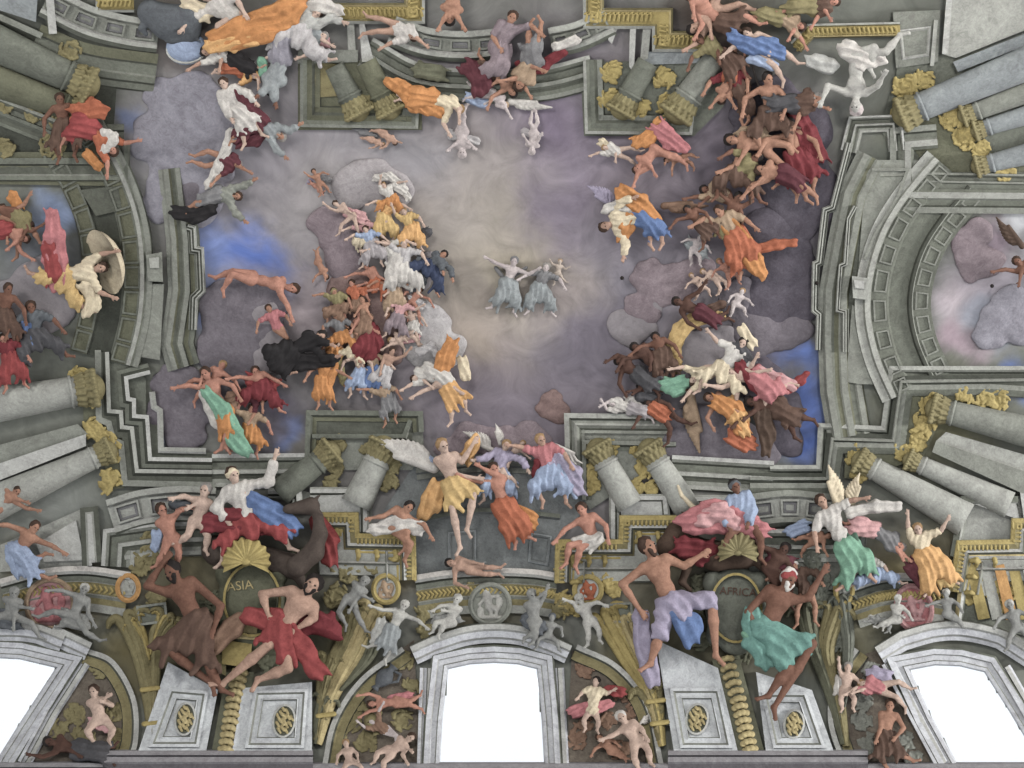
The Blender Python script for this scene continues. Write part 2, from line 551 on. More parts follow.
def fig(label, head, hip, arms=None, legs=None, skin='skin', hair='hairb', z=8, S=None, cloth=(), wings=(), face=None, turn=1.0, cat='person', group=None,
        beard=False, longhair=False, name=None, fine=None, child=False):
    """one painted figure. head, hip: sheet positions; arms / legs: two of (angle, angle[, reach, reach])"""
    head = np.array(head, float); hip = np.array(hip, float)
    Lt = np.linalg.norm(hip - head)
    if S is None: S = Lt / (2.35 if child else 3.0)
    elif not child and S < 12: S *= 1.2 if S < 9 else 1.12
    tz = z + S * .62
    up = U((*(head - hip), 0))
    foreshort = min(1, Lt / (S * (2.35 if child else 3.0)))
    side = np.array((-up[1], up[0], 0.0)) * turn
    if abs(turn) < .99: side = side + np.array((0, 0, math.sqrt(1 - turn * turn)))
    front = U(np.cross(side, up))
    if front[2] < 0 and turn > .2: front = -front
    H3 = np.array((head[0], head[1], tz + S * .18)); P3 = np.array((hip[0], hip[1], tz))
    neck = H3 - up * S * .62 * foreshort - np.array((0, 0, S * .1)); chest = P3 + (neck - P3) * .70
    waist = P3 + (neck - P3) * .33 + np.array((0, 0, S * .04))
    lw = 1.12 if child else (1.14 if S > 8 else 1.1); ll = .66 if child else 1.0
    cell = fine or max(.42, S * (.085 if S > 7 else .10))
    t = thing(name or ('angel' if wings else ('cherub' if child else 'person')), label, cat, (hip[0], hip[1], 0), group)
    B = Solid(cell, S * .22)
    shw = (.72 if not child else .6) * S; hpw = .36 * S
    shL = chest + (neck - chest) * .62 - side * shw; shR = chest + (neck - chest) * .62 + side * shw
    hpL = P3 - side * hpw; hpR = P3 + side * hpw
    # trunk: pelvis first, belly, ribs, shoulders, neck
    ax = np.stack([U(side), up, front])
    B.ell(P3, (S * .58, S * .48, S * .46), ax)
    B.ell(waist, (S * .50, S * .62, S * .42), ax)
    B.ell(chest, (S * .62, S * .66, S * .48), ax)
    B.cap(chest - side * S * .30 + up * S * .1 + front * S * .22, chest + side * S * .30 + up * S * .1 + front * S * .22, S * .26, S * .26)
    B.cap(shL * .75 + neck * .25, shR * .75 + neck * .25, S * .26)
    B.cap(neck - up * S * .1, H3 - up * S * .25, S * .23, S * .2)
    # head
    fz = np.array((0, 0, 1.0)) if face is None else ang(face[0], face[1])
    fz = U(fz - up * (fz @ up) * .85)
    hs = U(np.cross(up, fz))
    hax = np.stack([hs, up, fz])
    B.ell(H3 + up * S * .06, (S * .37, S * .47, S * .42), hax, k=S * .1)
    B.ell(H3 - up * S * .27 + fz * S * .12, (S * .23, S * .24, S * .28), hax, k=S * .12)
    if S >= 5:
        B.cap(H3 + up * S * .10 + fz * S * .40, H3 - up * S * .07 + fz * S * .48, S * .05, S * .075, k=S * .06)
        B.cap(H3 + up * S * .14 - hs * S * .2 + fz * S * .36, H3 + up * S * .14 + hs * S * .2 + fz * S * .36, S * .06, S * .06, k=S * .06)
        for sg in (-1, 1):
            B.ell(H3 + up * S * .05 + hs * sg * S * .16 + fz * S * .45, (S * .09, S * .06, S * .09), hax, k=S * .05, sub=True)
            B.ell(H3 + hs * sg * S * .38 - up * S * .02, (S * .05, S * .12, S * .08), hax, k=S * .05)
        B.ell(H3 - up * S * .22 + fz * S * .43, (S * .12, S * .025, S * .06), hax, k=S * .03, sub=True)
        B.cap(H3 - up * S * .27 - hs * S * .08 + fz * S * .38, H3 - up * S * .27 + hs * S * .08 + fz * S * .38, S * .04, k=S * .04)
    joints = {}
    def adir(sp, i, zs):
        f = sp[2 + i] if len(sp) > 2 + i else (.90, .84)[i]
        v = ang(sp[i], abs(f)); v[2] *= zs if f >= 0 else -zs
        return v
    def hand(w, d, sg):
        d = U(d); s2 = U(np.cross(d, (0, 0, 1.0))) ; pn = U(np.cross(s2, d))
        palm = w + d * S * .22
        B.ell(palm, (S * .17, S * .24, S * .085), np.stack([s2, d, pn]), k=S * .08)
        fr = S * .052
        for q, (o, l) in enumerate(((-.125, .27), (-.04, .33), (.045, .30), (.125, .22))):
            b0 = palm + s2 * S * o + d * S * .16
            m = b0 + (d + s2 * o * .9 - pn * .12) * S * l * .55
            e = m + (d * .8 + s2 * o * .5 - pn * (.45 + .12 * q)) * S * l * .5
            B.cap(b0, m, fr * 1.1, fr, k=S * .03); B.cap(m, e, fr, fr * .8, k=S * .02)
        b0 = palm - s2 * sg * S * .14 - d * S * .06
        m = b0 + (-s2 * sg * .75 + d * .6 - pn * .2) * S * .17
        B.cap(b0, m, fr * 1.25, fr * 1.1, k=S * .04); B.cap(m, m + (d * .9 - s2 * sg * .2 - pn * .2) * S * .15, fr * 1.1, fr * .85, k=S * .02)
    if arms is None: arms = ((150, 60), (30, 120))
    for nm, sh, sp, sg in (('L', shL, arms[0], -1), ('R', shR, arms[1], 1)):
        if sp is None: continue
        if sp[0] == 'p':
            e = np.array((sp[1][0], sp[1][1], tz + S * (.15 + (sp[1][2] if len(sp[1]) > 2 else 0))))
            w = np.array((sp[2][0], sp[2][1], tz + S * (.3 + (sp[2][2] if len(sp[2]) > 2 else 0))))
        else:
            e = sh + adir(sp, 0, .6) * S * 1.38 * ll
            w = e + adir(sp, 1, .6) * S * 1.18 * ll
        B.cap(sh, e, S * .235 * lw, S * .175 * lw); B.cap(e, e + (w - e) * .35, S * .175 * lw, S * .18 * lw, k=S * .1); B.cap(e + (w - e) * .35, w, S * .18 * lw, S * .105 * lw, k=S * .1)
        hand(w, w - e, sg)
        joints['a' + nm] = (sh, e, w)
    if legs is None: legs = ((100, 95), (80, 85))
    for nm, hp, sp, sg in (('L', hpL, legs[0], -1), ('R', hpR, legs[1], 1)):
        if sp is None: continue
        if sp[0] == 'p':
            kn = np.array((sp[1][0], sp[1][1], tz + S * (.35 + (sp[1][2] if len(sp[1]) > 2 else 0))))
            an = np.array((sp[2][0], sp[2][1], tz + S * (.0 + (sp[2][2] if len(sp[2]) > 2 else 0))))
        else:
            kn = hp + adir(sp, 0, .55) * S * 1.85 * ll
            an = kn + adir(sp, 1, -.35) * S * 1.75 * ll
        an[2] = max(an[2], z + S * .15)
        B.cap(hp, kn, S * .37 * lw, S * .23 * lw)
        B.cap(kn, kn + (an - kn) * .38, S * .22 * lw, S * .245 * lw, k=S * .12); B.cap(kn + (an - kn) * .38, an, S * .245 * lw, S * .12 * lw, k=S * .12)
        sd = U(an - kn)
        ft = math.degrees(math.atan2(sd[1], sd[0])) + sg * -55 if sp[0] == 'p' else (sp[4] if len(sp) > 4 else sp[1] + (sg * -55))
        fd = U(ang(ft, .92) * .8 + sd * .35)
        B.cap(an, an + fd * S * .62 * ll, S * .15, S * .11, k=S * .1)
        B.ell(an - fd * S * .12 + sd * S * .08, (S * .15,) * 3, k=S * .1)
        for q in range(5):
            s2 = U(np.cross(fd, (0, 0, 1.0)))
            b0 = an + fd * S * .58 * ll + s2 * S * (.055 * (q - 2))
            B.cap(b0, b0 + fd * S * (.16 - .018 * q), S * .05, S * .042, k=S * .03)
        joints['l' + nm] = (hp, kn, an)
    body_o = solid('body', B, skin, t)
    # hair
    if hair:
        Hh = Solid(cell * .9, S * .1)
        back = H3 + up * S * .14 - fz * S * .10
        Hh.ell(back, (S * .44, S * .46, S * .44), hax)
        for q in range(10):
            th = q / 10 * 2 * math.pi
            Hh.ell(back + hs * S * .36 * math.cos(th) + up * S * (.14 + .30 * math.sin(th)) + fz * S * (.02 + .1 * math.sin(q * 2.1)), (S * .15,) * 3)
        if longhair:
            Hh.cap(back - up * S * .2 - fz * S * .2, neck - fz * S * .25 - up * S * .3, S * .36, S * .3)
        Hh.ell(H3 - up * S * .12 + fz * S * .45, (S * .30, S * .40, S * .42), hax, sub=True, k=S * .08)
        solid('hair', Hh, hair, t)
        if beard:
            Bd = Solid(cell * .9, S * .08)
            for q in range(7):
                o = (q - 3) / 3
                Bd.cap(H3 - up * S * (.26 - .12 * abs(o)) + hs * S * .24 * o + fz * S * .26, H3 - up * S * (.58 - .22 * abs(o)) + hs * S * .2 * o + fz * S * .24, S * .12, S * .07)
            solid('beard', Bd, hair, t)
    if S >= 9.5:
        for sg in (-1, 1):
            E_ = Solid(max(.3, S * .03), .1)
            E_.ell(H3 + up * S * .05 + hs * sg * S * .16 + fz * S * .385, (S * .07, S * .045, S * .06), hax)
            solid('eye', E_, 'hairk', body_o)
    # clothing
    for ci, cl in enumerate(cloth):
        kind, col = cl[0], cl[1]
        sd = rng.random() * 9
        if kind == 'skirt':
            fr = cl[2] if len(cl) > 2 else 1.0; wd = cl[3] if len(cl) > 3 else 1.0; fl = cl[4] if len(cl) > 4 else 1.0
            C = Solid(max(.5, S * .085), S * .5)
            C.ell(P3, (S * .68 * wd, S * .55, S * .56), ax)
            dd = np.zeros(3)
            for q in ('lL', 'lR'):
                if q not in joints: continue
                hp, kn, an = joints[q]
                f1 = min(1, fr); f2 = max(0, fr - 1)
                C.cap(hp, hp + (kn - hp) * f1, S * .50 * wd, S * (.40 + .06 * (1 - f1)) * wd)
                if f2: C.cap(kn, kn + (an - kn) * f2, S * .42 * wd, S * .40 * wd)
                dd = dd + (kn - hp) + (an - kn) * f2
            if 'lL' in joints and 'lR' in joints:
                C.cap((joints['lL'][0] + joints['lR'][0]) / 2, (joints['lL'][0] + (joints['lL'][1] - joints['lL'][0]) * min(1, fr) * .9 + joints['lR'][0] + (joints['lR'][1] - joints['lR'][0]) * min(1, fr) * .9) / 2, S * .46 * wd, S * .42 * wd)
            for q in ('lL', 'lR'):
                if q not in joints: continue
                hp, kn, an = joints[q]
                e0 = kn + (an - kn) * f2 if f2 else hp + (kn - hp) * f1
                dl = U(an - kn) if f2 else U(kn - hp)
                n2 = np.array((-dl[1], dl[0], 0))
                for m in (-1, 0, 1):
                    st = e0 + n2 * m * S * .28 * wd
                    C.cap(st, st + (dl * rng.uniform(.45, .95) + n2 * (m * .35 + rng.uniform(-.3, .3))) * S * fl, S * .24, S * .09, k=S * .25)
            _a, _f = cloth_fold(dd, S, .13, .62, sd)
            C.fold = (_a, lambda x, y, z, f=_f: f(x, y, z) - .4)
            solid('skirt', C, col, t)
        elif kind in ('tunic', 'sleeved'):
            C = Solid(max(.5, S * .085), S * .3)
            C.ell(P3 + up * S * .1, (S * .66, S * .5, S * .54), ax); C.ell(waist, (S * .58, S * .68, S * .5), ax); C.ell(chest, (S * .72, S * .70, S * .56), ax)
            C.cap(shL * .8 + neck * .2, shR * .8 + neck * .2, S * .32)
            f = 1.0 if kind == 'tunic' else 1.7
            for q in ('aL', 'aR'):
                if q not in joints: continue
                sh, e, w = joints[q]
                C.cap(sh, sh + (e - sh) * min(1, f * .75), S * .32, S * .29)
                if f > 1: C.cap(e, e + (w - e) * .7, S * .29, S * .30)
            _a, _f = cloth_fold(up + side * .4, S, .085, .5, sd)
            C.fold = (_a, lambda x, y, z, f=_f: f(x, y, z) - .75)
            solid('tunic' if kind == 'tunic' else 'blouse', C, col, t)
        elif kind == 'drape':
            drape(t, col, cl[2], S, z + S * .5 + (cl[3] if len(cl) > 3 else 0), seed=sd)
        elif kind == 'cap':
            C = Solid(cell * .9, S * .15)
            C.ell(H3 + up * S * .24 - fz * S * .06, (S * .46, S * .34, S * .46), hax)
            C.cap(H3 + up * S * .1 - hs * S * .38, H3 + up * S * .1 + hs * S * .38, S * .16)
            C.ell(H3 - up * S * .14 + fz * S * .5, (S * .3, S * .36, S * .4), hax, sub=True)
            C.fold = cloth_fold(hs, S, .04, .3, sd)
            solid('headscarf', C, col, t)
    for wg in wings:
        wing(t, wg[0], wg[1], wg[2], wg[3] if len(wg) > 3 else 'white', z=max(1, z - 2))
    return t

def cloud(label, balls, col, z=2, flat=.30, name='cloud', amp=.32, cat='cloud'):
    S = Solid(max(1.2, min(b[2] for b in balls) * .09), min(b[2] for b in balls) * flat * .42)
    for b in balls:
        S.ell((b[0], b[1], z - max(2, b[2] * flat * .35)), (b[2], b[2] * (b[3] if len(b) > 3 else .9), max(3, b[2] * flat)))
        for q in range(3):
            th = rng.random() * 6.28; rr = b[2] * (.35 + .2 * rng.random())
            S.ell((b[0] + b[2] * .75 * math.cos(th), b[1] + b[2] * .75 * math.sin(th), z - rr * flat * .3), (rr, rr * .85, max(2.5, rr * flat)))
    s = rng.random() * 10
    def fn(x, y, zz):
        return np.sin(x * .16 + 1.3 * np.sin(y * .17 + s)) * np.sin(y * .21 + 1.2 * np.sin(x * .13 + s)) + .25 * np.sin(x * .4 + s + np.sin(y * .35)) * np.sin(y * .37 - s)
    S.fold = (amp, fn)
    V, F = S.build()
    o = mesh(name, V, F, col, None, smooth=True)
    return tag(o, label, cat)
# ------------------------------------------------------------------ the vault itself, with the painted sky as its pigment
WINS = {1: [(-60, 790), (-60, 660), (-20, 656), (20, 658), (58, 667), (22, 722), (0, 757), (-14, 790)],
        2: [(437, 790), (441, 720), (447, 668), (470, 663), (494, 661.5), (518, 663), (538, 668), (543, 720), (547, 790)],
        3: [(968, 790), (956, 764), (930, 717), (908, 669), (935, 664), (960, 665), (985, 671), (1010, 710), (1040, 760), (1056, 790)]}

def inside(px, poly):
    c = np.zeros(len(px), bool); n = len(poly)
    for i in range(n):
        x1, y1 = poly[i]; x2, y2 = poly[(i + 1) % n]
        cond = (y1 > px[:, 1]) != (y2 > px[:, 1])
        xx = (x2 - x1) * (px[:, 1] - y1) / ((y2 - y1) if y2 != y1 else 1e-9) + x1
        c ^= cond & (px[:, 0] < xx)
    return c

def project(w):
    d = w - CAM[None]
    f = d @ FWD
    return np.stack([CX + FPX * (d @ RGT) / f, CY - FPX * (d @ UPV) / f], axis=1), f

def sky_material():
    m = bpy.data.materials.new('fresco_sky')
    m.use_nodes = True
    nt = m.node_tree; N = nt.nodes; L = nt.links
    b = N['Principled BSDF']; b.inputs['Roughness'].default_value = .9; b.inputs['Specular IOR Level'].default_value = .1
    geo = N.new('ShaderNodeNewGeometry')
    wn = N.new('ShaderNodeTexNoise'); wn.inputs['Scale'].default_value = .45; wn.inputs['Detail'].default_value = 6
    L.new(geo.outputs['Position'], wn.inputs['Vector'])
    off = N.new('ShaderNodeVectorMath'); off.operation = 'MULTIPLY_ADD'
    off.inputs[1].default_value = (3.2, 3.2, 0); off.inputs[2].default_value = (-1.6, -1.6, 0)
    L.new(wn.outputs['Color'], off.inputs[0])
    add = N.new('ShaderNodeVectorMath'); add.operation = 'ADD'
    L.new(geo.outputs['Position'], add.inputs[0]); L.new(off.outputs[0], add.inputs[1])
    cur = None
    base = N.new('ShaderNodeRGB'); base.outputs[0].default_value = (*lin((128, 131, 122)), 1); cur = base.outputs[0]
    for (x, y, r, c) in SKY:
        p0 = warp([(x, y, 0)])[0]; p1 = warp([(x + r, y, 0)])[0]
        R = float(np.linalg.norm(p1 - p0))
        ds = N.new('ShaderNodeVectorMath'); ds.operation = 'DISTANCE'
        L.new(add.outputs[0], ds.inputs[0]); ds.inputs[1].default_value = tuple(p0)
        mr = N.new('ShaderNodeMapRange'); mr.interpolation_type = 'SMOOTHSTEP'
        mr.inputs['From Min'].default_value = R * 1.3; mr.inputs['From Max'].default_value = R * .1
        L.new(ds.outputs['Value'], mr.inputs['Value'])
        mx = N.new('ShaderNodeMix'); mx.data_type = 'RGBA'
        L.new(mr.outputs[0], mx.inputs['Factor']); L.new(cur, mx.inputs[6]); mx.inputs[7].default_value = (*lin(c), 1)
        cur = mx.outputs[2]
    n2 = N.new('ShaderNodeTexNoise'); n2.inputs['Scale'].default_value = .9; n2.inputs['Distortion'].default_value = 1.5; n2.inputs['Detail'].default_value = 10; n2.inputs['Roughness'].default_value = .7
    L.new(geo.outputs['Position'], n2.inputs['Vector'])
    mr = N.new('ShaderNodeMapRange'); mr.inputs['From Min'].default_value = .3; mr.inputs['From Max'].default_value = .7; mr.inputs['To Min'].default_value = .78; mr.inputs['To Max'].default_value = 1.22
    L.new(n2.outputs['Fac'], mr.inputs['Value'])
    sc = N.new('ShaderNodeVectorMath'); sc.operation = 'SCALE'
    L.new(cur, sc.inputs[0]); L.new(mr.outputs[0], sc.inputs['Scale'])
    L.new(sc.outputs[0], b.inputs['Base Color'])
    bp = N.new('ShaderNodeBump'); bp.inputs['Strength'].default_value = .12; bp.inputs['Distance'].default_value = .05
    n3 = N.new('ShaderNodeTexNoise'); n3.inputs['Scale'].default_value = 7; L.new(geo.outputs['Position'], n3.inputs['Vector'])
    L.new(n3.outputs['Fac'], bp.inputs['Height']); L.new(bp.outputs[0], b.inputs['Normal'])
    return m

# pigment patches of the painted sky: place, radius, colour
SKY = [
    (60, 90, 90, (78, 82, 70)), (20, 40, 60, (96, 100, 94)), (80, 140, 40, (96, 98, 76)), (120, 250, 60, (92, 96, 82)), (120, 400, 60, (118, 122, 108)),
    (60, 520, 70, (150, 154, 148)), (240, 620, 100, (104, 98, 74)), (715, 620, 100, (110, 104, 80)), (140, 660, 50, (118, 108, 70)), (345, 650, 50, (124, 116, 76)), (630, 650, 50, (124, 114, 72)), (840, 640, 50, (120, 114, 84)),
    (180, 560, 60, (120, 112, 84)), (330, 560, 50, (116, 112, 90)), (650, 560, 50, (124, 116, 88)), (800, 540, 60, (126, 124, 112)), (880, 560, 50, (140, 134, 118)), (1000, 570, 50, (150, 128, 84)), (60, 590, 60, (140, 122, 78)), (480, 600, 70, (118, 110, 78)),
    (920, 590, 60, (140, 128, 86)), (390, 570, 30, (130, 116, 66)), (590, 570, 30, (134, 118, 64)), (870, 380, 60, (136, 140, 130)), (940, 430, 60, (128, 126, 96)), (960, 110, 80, (116, 114, 78)), (985, 40, 60, (150, 154, 148)), (900, 180, 50, (112, 118, 108)),
    (360, 90, 70, (108, 110, 88)), (460, 50, 70, (120, 124, 116)), (640, 90, 80, (116, 118, 98)), (720, 30, 60, (96, 80, 62)), (340, 450, 60, (116, 118, 100)), (640, 460, 60, (134, 134, 114)), (200, 40, 60, (110, 98, 88)),
    (490, 290, 330, (152, 142, 152)), (280, 180, 170, (158, 152, 158)), (560, 150, 130, (150, 138, 156)), (560, 390, 150, (140, 130, 142)),
    (640, 330, 120, (146, 138, 148)), (420, 170, 90, (164, 156, 160)), (600, 300, 70, (142, 138, 150)), (480, 240, 130, (176, 167, 160)), (505, 282, 90, (190, 179, 162)),
    (525, 278, 45, (200, 188, 168)), (480, 350, 60, (160, 148, 150)), (500, 430, 90, (134, 124, 136)), (570, 200, 60, (150, 138, 156)), (545, 130, 50, (144, 130, 152)), (640, 240, 70, (150, 142, 154)), (590, 345, 60, (132, 124, 138)), (440, 300, 50, (168, 158, 158)), (400, 150, 50, (160, 156, 162)), (330, 150, 50, (156, 152, 160)), (560, 290, 50, (172, 160, 158)),
    (720, 170, 120, (126, 116, 130)), (780, 230, 80, (96, 88, 102)), (770, 330, 70, (120, 112, 124)), (640, 170, 50, (158, 146, 158)),
    (232, 262, 54, (132, 152, 212)), (262, 246, 36, (104, 136, 222)), (215, 240, 30, (130, 152, 216)), (212, 320, 24, (126, 146, 212)), (200, 300, 30, (140, 150, 186)), (292, 306, 55, (182, 168, 174)), (250, 190, 45, (168, 162, 168)), (300, 160, 50, (166, 160, 168)), (450, 290, 50, (180, 168, 156)), (470, 330, 40, (176, 162, 150)), (330, 200, 60, (170, 164, 166)),
    (800, 360, 26, (110, 138, 212)), (800, 440, 34, (98, 128, 210)), (806, 405, 30, (106, 134, 212)), (768, 440, 26, (110, 100, 118)),
    (165, 430, 26, (150, 156, 196)), (300, 440, 16, (118, 140, 196)), (280, 420, 40, (118, 112, 128)), (200, 400, 40, (124, 118, 128)), (145, 112, 20, (126, 152, 208)), (190, 140, 70, (150, 146, 158)), (190, 200, 40, (146, 142, 152)),
    (40, 260, 60, (140, 144, 152)), (60, 205, 26, (146, 166, 206)), (10, 300, 40, (132, 130, 138)),
    (990, 290, 75, (178, 170, 182)), (960, 300, 40, (196, 184, 192)), (985, 235, 30, (160, 142, 156)), (1005, 320, 34, (140, 152, 170)), (1014, 378, 22, (120, 144, 206)), (1015, 225, 18, (206, 208, 214)), (960, 345, 26, (182, 160, 172)),
]

def build_vault():
    sx, st = .16, None
    xs = np.arange(-24, 24.01, sx)
    th = np.concatenate([np.linspace(0, .75, 70), np.linspace(.75, math.pi, 130)[1:]])
    prof = [(YC + VA, z) for z in np.linspace(20.5, ZC, 26)[:-1]] + [(YC + VA * math.cos(a), ZC + VB * math.sin(a)) for a in th] + [(YC - VA, 20.5)]
    pr = np.array(prof)
    n, k = len(xs), len(pr)
    V = np.stack([np.repeat(xs, k), np.tile(pr[:, 0], n), np.tile(pr[:, 1], n)], axis=1)
    i = np.arange(n - 1)[:, None] * k; j = np.arange(k - 1)[None, :]
    a = (i + j).ravel()
    F = np.stack([a, a + 1, a + k + 1, a + k], axis=1)
    cen = V[F].mean(axis=1)
    px, f = project(cen)
    cut = np.zeros(len(F), bool)
    for w in WINS.values(): cut |= inside(px, w) & (f > 0)
    F = F[~cut]
    mid = cen[~cut]
    o = mesh('ceiling', V, F, sky_material(), None, smooth=True, warped=True)
    tag(o, 'painted barrel vault with lavender sky', 'ceiling', kind='structure')
build_vault()

glass = bpy.data.materials.new('window_glass'); glass.use_nodes = True
_n = glass.node_tree; _b = _n.nodes['Principled BSDF']
_tr = _n.nodes.new('ShaderNodeBsdfTransparent'); _tr.inputs[0].default_value = (.97, .985, 1, 1)
_gl = _n.nodes.new('ShaderNodeBsdfGlossy'); _gl.inputs['Roughness'].default_value = .15
_mx = _n.nodes.new('ShaderNodeMixShader'); _mx.inputs[0].default_value = .06
_n.links.new(_tr.outputs[0], _mx.inputs[1]); _n.links.new(_gl.outputs[0], _mx.inputs[2]); _n.links.new(_mx.outputs[0], _n.nodes['Material Output'].inputs[0])
_n.nodes.remove(_b)

def window(i, outline, jambs, head, lab):
    """arched nave window: glass, splayed reveal, moulded jambs and a broken-out head cornice"""
    cx = sum(p[0] for p in outline) / len(outline)
    t = thing('window_%d' % i, lab, 'window', (cx, 760, 0), kind='structure')
    strip('reveal', outline, [(0, 7, 'winframe'), (0, 4, 'winframe'), (-1, -6, 'pale'), (-3, -16, 'pale')], t, closed=True)
    V, F = slab_data(outline, -15, -14)
    mesh('pane', V, F, [glass], t)
    strip('frame', outline, [(1.5, -3, 'winframe'), (0, 7, 'winframe'), (-3, 8, 'winframe'), (-4, 5.5, 'mid'), (-9, 5.5, 'winframe'), (-10, 8, 'pale'), (-15, 9, 'winframe'), (-17, 6, 'shade'), (-17, -1, 'shade')], t, closed=True)
    for j in jambs: strip('jamb_moulding', j, [(-7, -1, 'mid'), (-7, 5, 'winframe'), (-5, 8, 'winframe'), (-1, 8, 'pale'), (0, 5, 'shade'), (3, 5, 'winframe'), (4, 9, 'pale'), (7, 9, 'winframe'), (7, -1, 'mid')], t)
    for h in head: strip('head_cornice', spline(h, 8) if len(h) > 2 else h, [(9, -1, 'shade'), (9, 7, 'mid'), (5, 9, 'winframe'), (3, 13, 'pale'), (-3, 15, 'winframe'), (-5, 18, 'pale'), (-10, 18, 'pale'), (-11, 12, 'mid'), (-12, -1, 'shade')], t)
    return t

window(1, WINS[1], [[(84, 662), (52, 712), (24, 764)]], [[(-60, 636), (0, 632), (34, 634), (62, 644)], [(50, 634), (88, 652)]], 'arched daylight window cut by the frame edge beside the pale oval medallion')
window(2, WINS[2], [[(427, 668), (424, 764)], [(557, 668), (562, 764)]], [[(436, 646), (465, 637), (494, 634), (524, 637), (547, 646)], [(414, 656), (438, 645)], [(546, 645), (568, 655)]], 'white daylit window with arched head and moulded stone jambs')
window(3, WINS[3], [[(888, 662), (914, 712), (942, 764)], [(1004, 668), (1040, 730)]], [[(902, 642), (935, 633), (965, 632), (1000, 640), (1020, 650)], [(880, 656), (906, 640)], [(1000, 640), (1034, 662)]], 'slanted daylit window between the red roundel and the frame corner')

# ------------------------------------------------------------------ foot cornice of the vault
def foot(n, x0, x1, y, dep):
    o = strip('trim_%d' % n, [(x0, y), (x1, y)], [(26, -2, 'silldk'), (26, dep, 'silldk'), (13, dep + 1, 'silldk'), (11, dep + 5, 'sill'), (6, dep + 4, 'sill'), (5, dep + 2, 'silldk'), (4, dep + 7, 'sill'), (0, dep + 5, 'sill'), (-2, -2, 'sill')])
    tag(o, 'grey stone cornice run at the foot of the vault', 'cornice', 'foot cornice', 'structure')
foot(1, -60, 104, 763, 8); foot(2, 104, 313, 751, 14); foot(3, 313, 668, 764, 8); foot(4, 668, 868, 751, 14); foot(5, 868, 1090, 764, 8)

# ------------------------------------------------------------------ helper for panelled architecture things
def arch_thing(name, label, cat, at, parts, group=None):
    t = thing(name, label, cat, at, group)
    for p in parts:
        k = p[0]
        if k == 'slab': slab(p[1], p[2], p[3], p[4], p[5], t)
        elif k == 'strip': strip(p[1], p[2], p[3], t, closed=(len(p) > 4 and p[4]))
        elif k == 'frames':
            # p: name, list of quads, z, colour of the border, colour of the sunk field
            for q in p[2]:
                strip(p[1], q, [(0, -1, p[4]), (0, p[3], p[4]), (1.4, p[3] + 1.0, p[4]), (3.0, p[3], p[5]), (3.4, p[3] - 1.6, p[5])], t, closed=True)
        elif k == 'acanthus':
            S = Solid(.6, 1.0)
            r2 = random.Random(len(p[2]) * 13 + int(p[2][0][0]))
            for (x, y, r) in p[2]:
                for _ in range(int(10 + r * 1.6)):
                    a = r2.random() * 6.28; d = r * 1.25 * math.sqrt(r2.random())
                    x1, y1 = x + d * math.cos(a), y + d * math.sin(a)
                    a2 = a + 1.2 * (r2.random() - .5) + 1.2
                    S.cap((x1 - 2.2 * math.cos(a2), y1 - 2.2 * math.sin(a2), p[3]), (x1 + 2.4 * math.cos(a2), y1 + 2.4 * math.sin(a2), p[3] + 1.8), 2.0, 1.3)
                S.ell((x, y, p[3] - 2), (r * 1.05, r * 1.0, 3.2))
            V, F = S.build()
            mesh(p[1], V, F, p[4], t, smooth=True)
    return t

def grid_quads(path, o0, o1, n, fill=.72):
    """n little coffers along a curve between two offsets"""
    P = dens(path, 3)
    L = [0.0]
    for a, b in zip(P[:-1], P[1:]): L.append(L[-1] + np.linalg.norm(b - a))
    def at(s):
        for i in range(len(P) - 1):
            if L[i + 1] >= s - 1e-6:
                u = (s - L[i]) / max(L[i + 1] - L[i], 1e-6); d = U(P[i + 1] - P[i])
                return P[i] + (P[i + 1] - P[i]) * u, np.array((-d[1], d[0]))
        return P[-1], np.array((-d[1], d[0]))
    out = []
    for i in range(n):
        w = L[-1] / n
        s0 = (i + .5 - fill / 2) * w; s1 = (i + .5 + fill / 2) * w
        (p0, n0), (p1, n1) = at(s0), at(s1)
        out.append([tuple(p0 + n0 * o0), tuple(p1 + n1 * o0), tuple(p1 + n1 * o1), tuple(p0 + n0 * o1)])
    return out

# ------------------------------------------------------------------ great side arches
LA = spline([(38, 150), (62, 190), (77, 228), (82, 268), (80, 310), (70, 350)], 9)       # edge of the opening on the side of the ochre capitals
t = thing('arch', 'coffered arch framing the figure with the pale parasol disc', 'arch', (110, 265, 0))
strip('soffit', LA, [(0, -1, 'shade'), (0, 5, 'shade'), (-17, 6, 'olive'), (-18, 4, 'deep'), (-40, 5, 'deep'), (-42, 8, 'shade'), (-57, 9, 'olive'), (-58, 12, 'mid'), (-62, 13, 'light'), (-64, 10, 'shade'), (-70, 11, 'mid'), (-72, -1, 'shade')], t)
for q in grid_quads(LA, -3, -15, 9): strip('coffer', q, [(0, 4, 'mid'), (0, 7.5, 'mid'), (2, 7.5, 'shade'), (2.4, 5.4, 'dark')], t, closed=True)
for q in grid_quads(LA, -44, -56, 10): strip('coffer', q, [(0, 7, 'light'), (0, 10.5, 'mid'), (2, 10.5, 'shade'), (2.4, 8.4, 'deep')], t, closed=True)
slab('keystone', [(146, 255), (162, 252), (163, 282), (148, 281)], 8, 17, 'mid', t)
slab('keystone_scroll', [(149, 258), (159, 257), (159, 268), (150, 268)], 16, 20, 'light', t)

